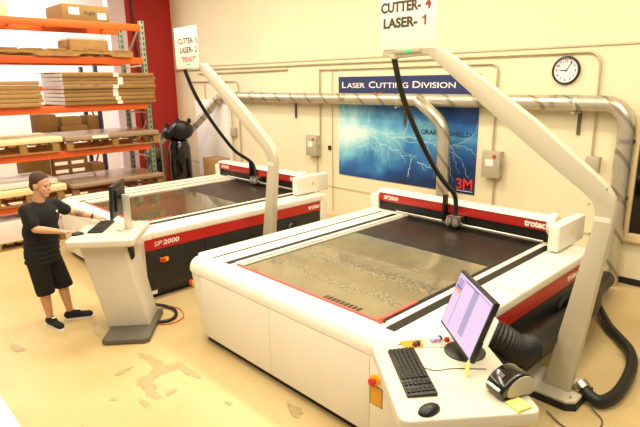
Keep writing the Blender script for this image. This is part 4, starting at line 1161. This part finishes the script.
# shoes
for nm, (a_, f_), an in (('shoe', ftR, anR), ('shoe', ftL, anL)):
    z = MB(); up = V((0, 0, .012))
    z.limb(a_+up, f_.__class__ and f_+up*.3, .044, .043); z.limb(a_+up*1.2, a_.lerp(f_, .45)+V((0, 0, .035)), .045, .042)
    z.limb(V((an.x, an.y, .075)), V((an.x, an.y, .09)), .052, .05)
    so = fuse(z, nm, M['shoe'], per, .008, 4)
    for v in so.data.vertices:
        if v.co.z < .022: v.co.z = .022
    d = (f_-a_).normalized(); sd = V((-d.y, d.x, 0)); q = []
    for k in range(13):
        a = -PI/2 + PI*k/12; q.append(f_ + d*.047*math.cos(a) + sd*.048*math.sin(a))
    for k in range(13):
        a = PI/2 + PI*k/12; q.append(a_ + d*.046*math.cos(a) + sd*.043*math.sin(a))
    MB().prism([(p.x, p.y) for p in q], 'z', 0, .026).build('sole', M['sole'], so)
    MB().box(-.022, .022, -.02, .02, -.002, .003).build('laces', M['paper'], so, loc=tuple(a_.lerp(f_, .5)+V((0, 0, .078))), rotz=math.atan2(d.y, d.x))
# watch on left wrist
wd_ = (wrL-elL).normalized()
wc = elL.lerp(wrL, .93)
MB().tube([wc-wd_*.011, wc+wd_*.011], .034, 16).build('wristwatch', M['black'], per)

# ------------------------------------------------------------------ camera
R_, U_, F_ = None, None, None
P, A, rl = math.radians(14.2), math.radians(46.1), math.radians(-.8)
hf = V((-math.sin(A), math.cos(A), 0)); rr_ = V((math.cos(A), math.sin(A), 0)); zz = V((0, 0, 1))
F_ = hf*math.cos(P) - zz*math.sin(P); uu = hf*math.sin(P) + zz*math.cos(P)
R_ = rr_*math.cos(rl) + uu*math.sin(rl); U_ = uu*math.cos(rl) - rr_*math.sin(rl)
cam = bpy.data.cameras.new('camera'); co = bpy.data.objects.new('camera', cam); COL.objects.link(co)
mw = Matrix.Identity(4)
for i in range(3): mw[i][0] = R_[i]; mw[i][1] = U_[i]; mw[i][2] = -F_[i]
mw[2][3] = 2.78
co.matrix_world = mw
cam.sensor_width = 36; cam.lens = 524/640*36; cam.clip_start = .05
S.camera = co

# ------------------------------------------------------------------ light
def area(name, loc, sx, sy, power, col, rot=(0, 0, 0)):
    l = bpy.data.lights.new(name, 'AREA'); l.shape = 'RECTANGLE'; l.size = sx; l.size_y = sy; l.energy = power; l.color = col
    o = bpy.data.objects.new(name, l); COL.objects.link(o); o.location = loc; o.rotation_euler = rot; return o
warm = (1, .895, .685)
for i, x in enumerate((-9.5, -6.0, -2.5, .8)):
    area('ceiling_lamp', (x, 1.2, 5.7), .5, 6.0, 330, warm)
for x in (-9.0, -5.2, -1.4):
    area('ceiling_lamp', (x, 4.9, 5.7), 1.6, .5, 190, warm)
for y in (1.5, 4.5): area('bay_fill', (-14.8, y, 5.7), 1.5, 2.0, 360, (1, .95, .92))  # added area lights standing in for daylight, to brighten the far room
w = bpy.data.worlds.new('world'); S.world = w; w.use_nodes = True
bg = w.node_tree.nodes['Background']; bg.inputs[0].default_value = (1, .905, .73, 1); bg.inputs[1].default_value = .55

S.view_settings.view_transform = 'Standard'; S.view_settings.look = 'None'
S.view_settings.gamma = 1; S.view_settings.use_curve_mapping = False
S.view_settings.exposure = -.6
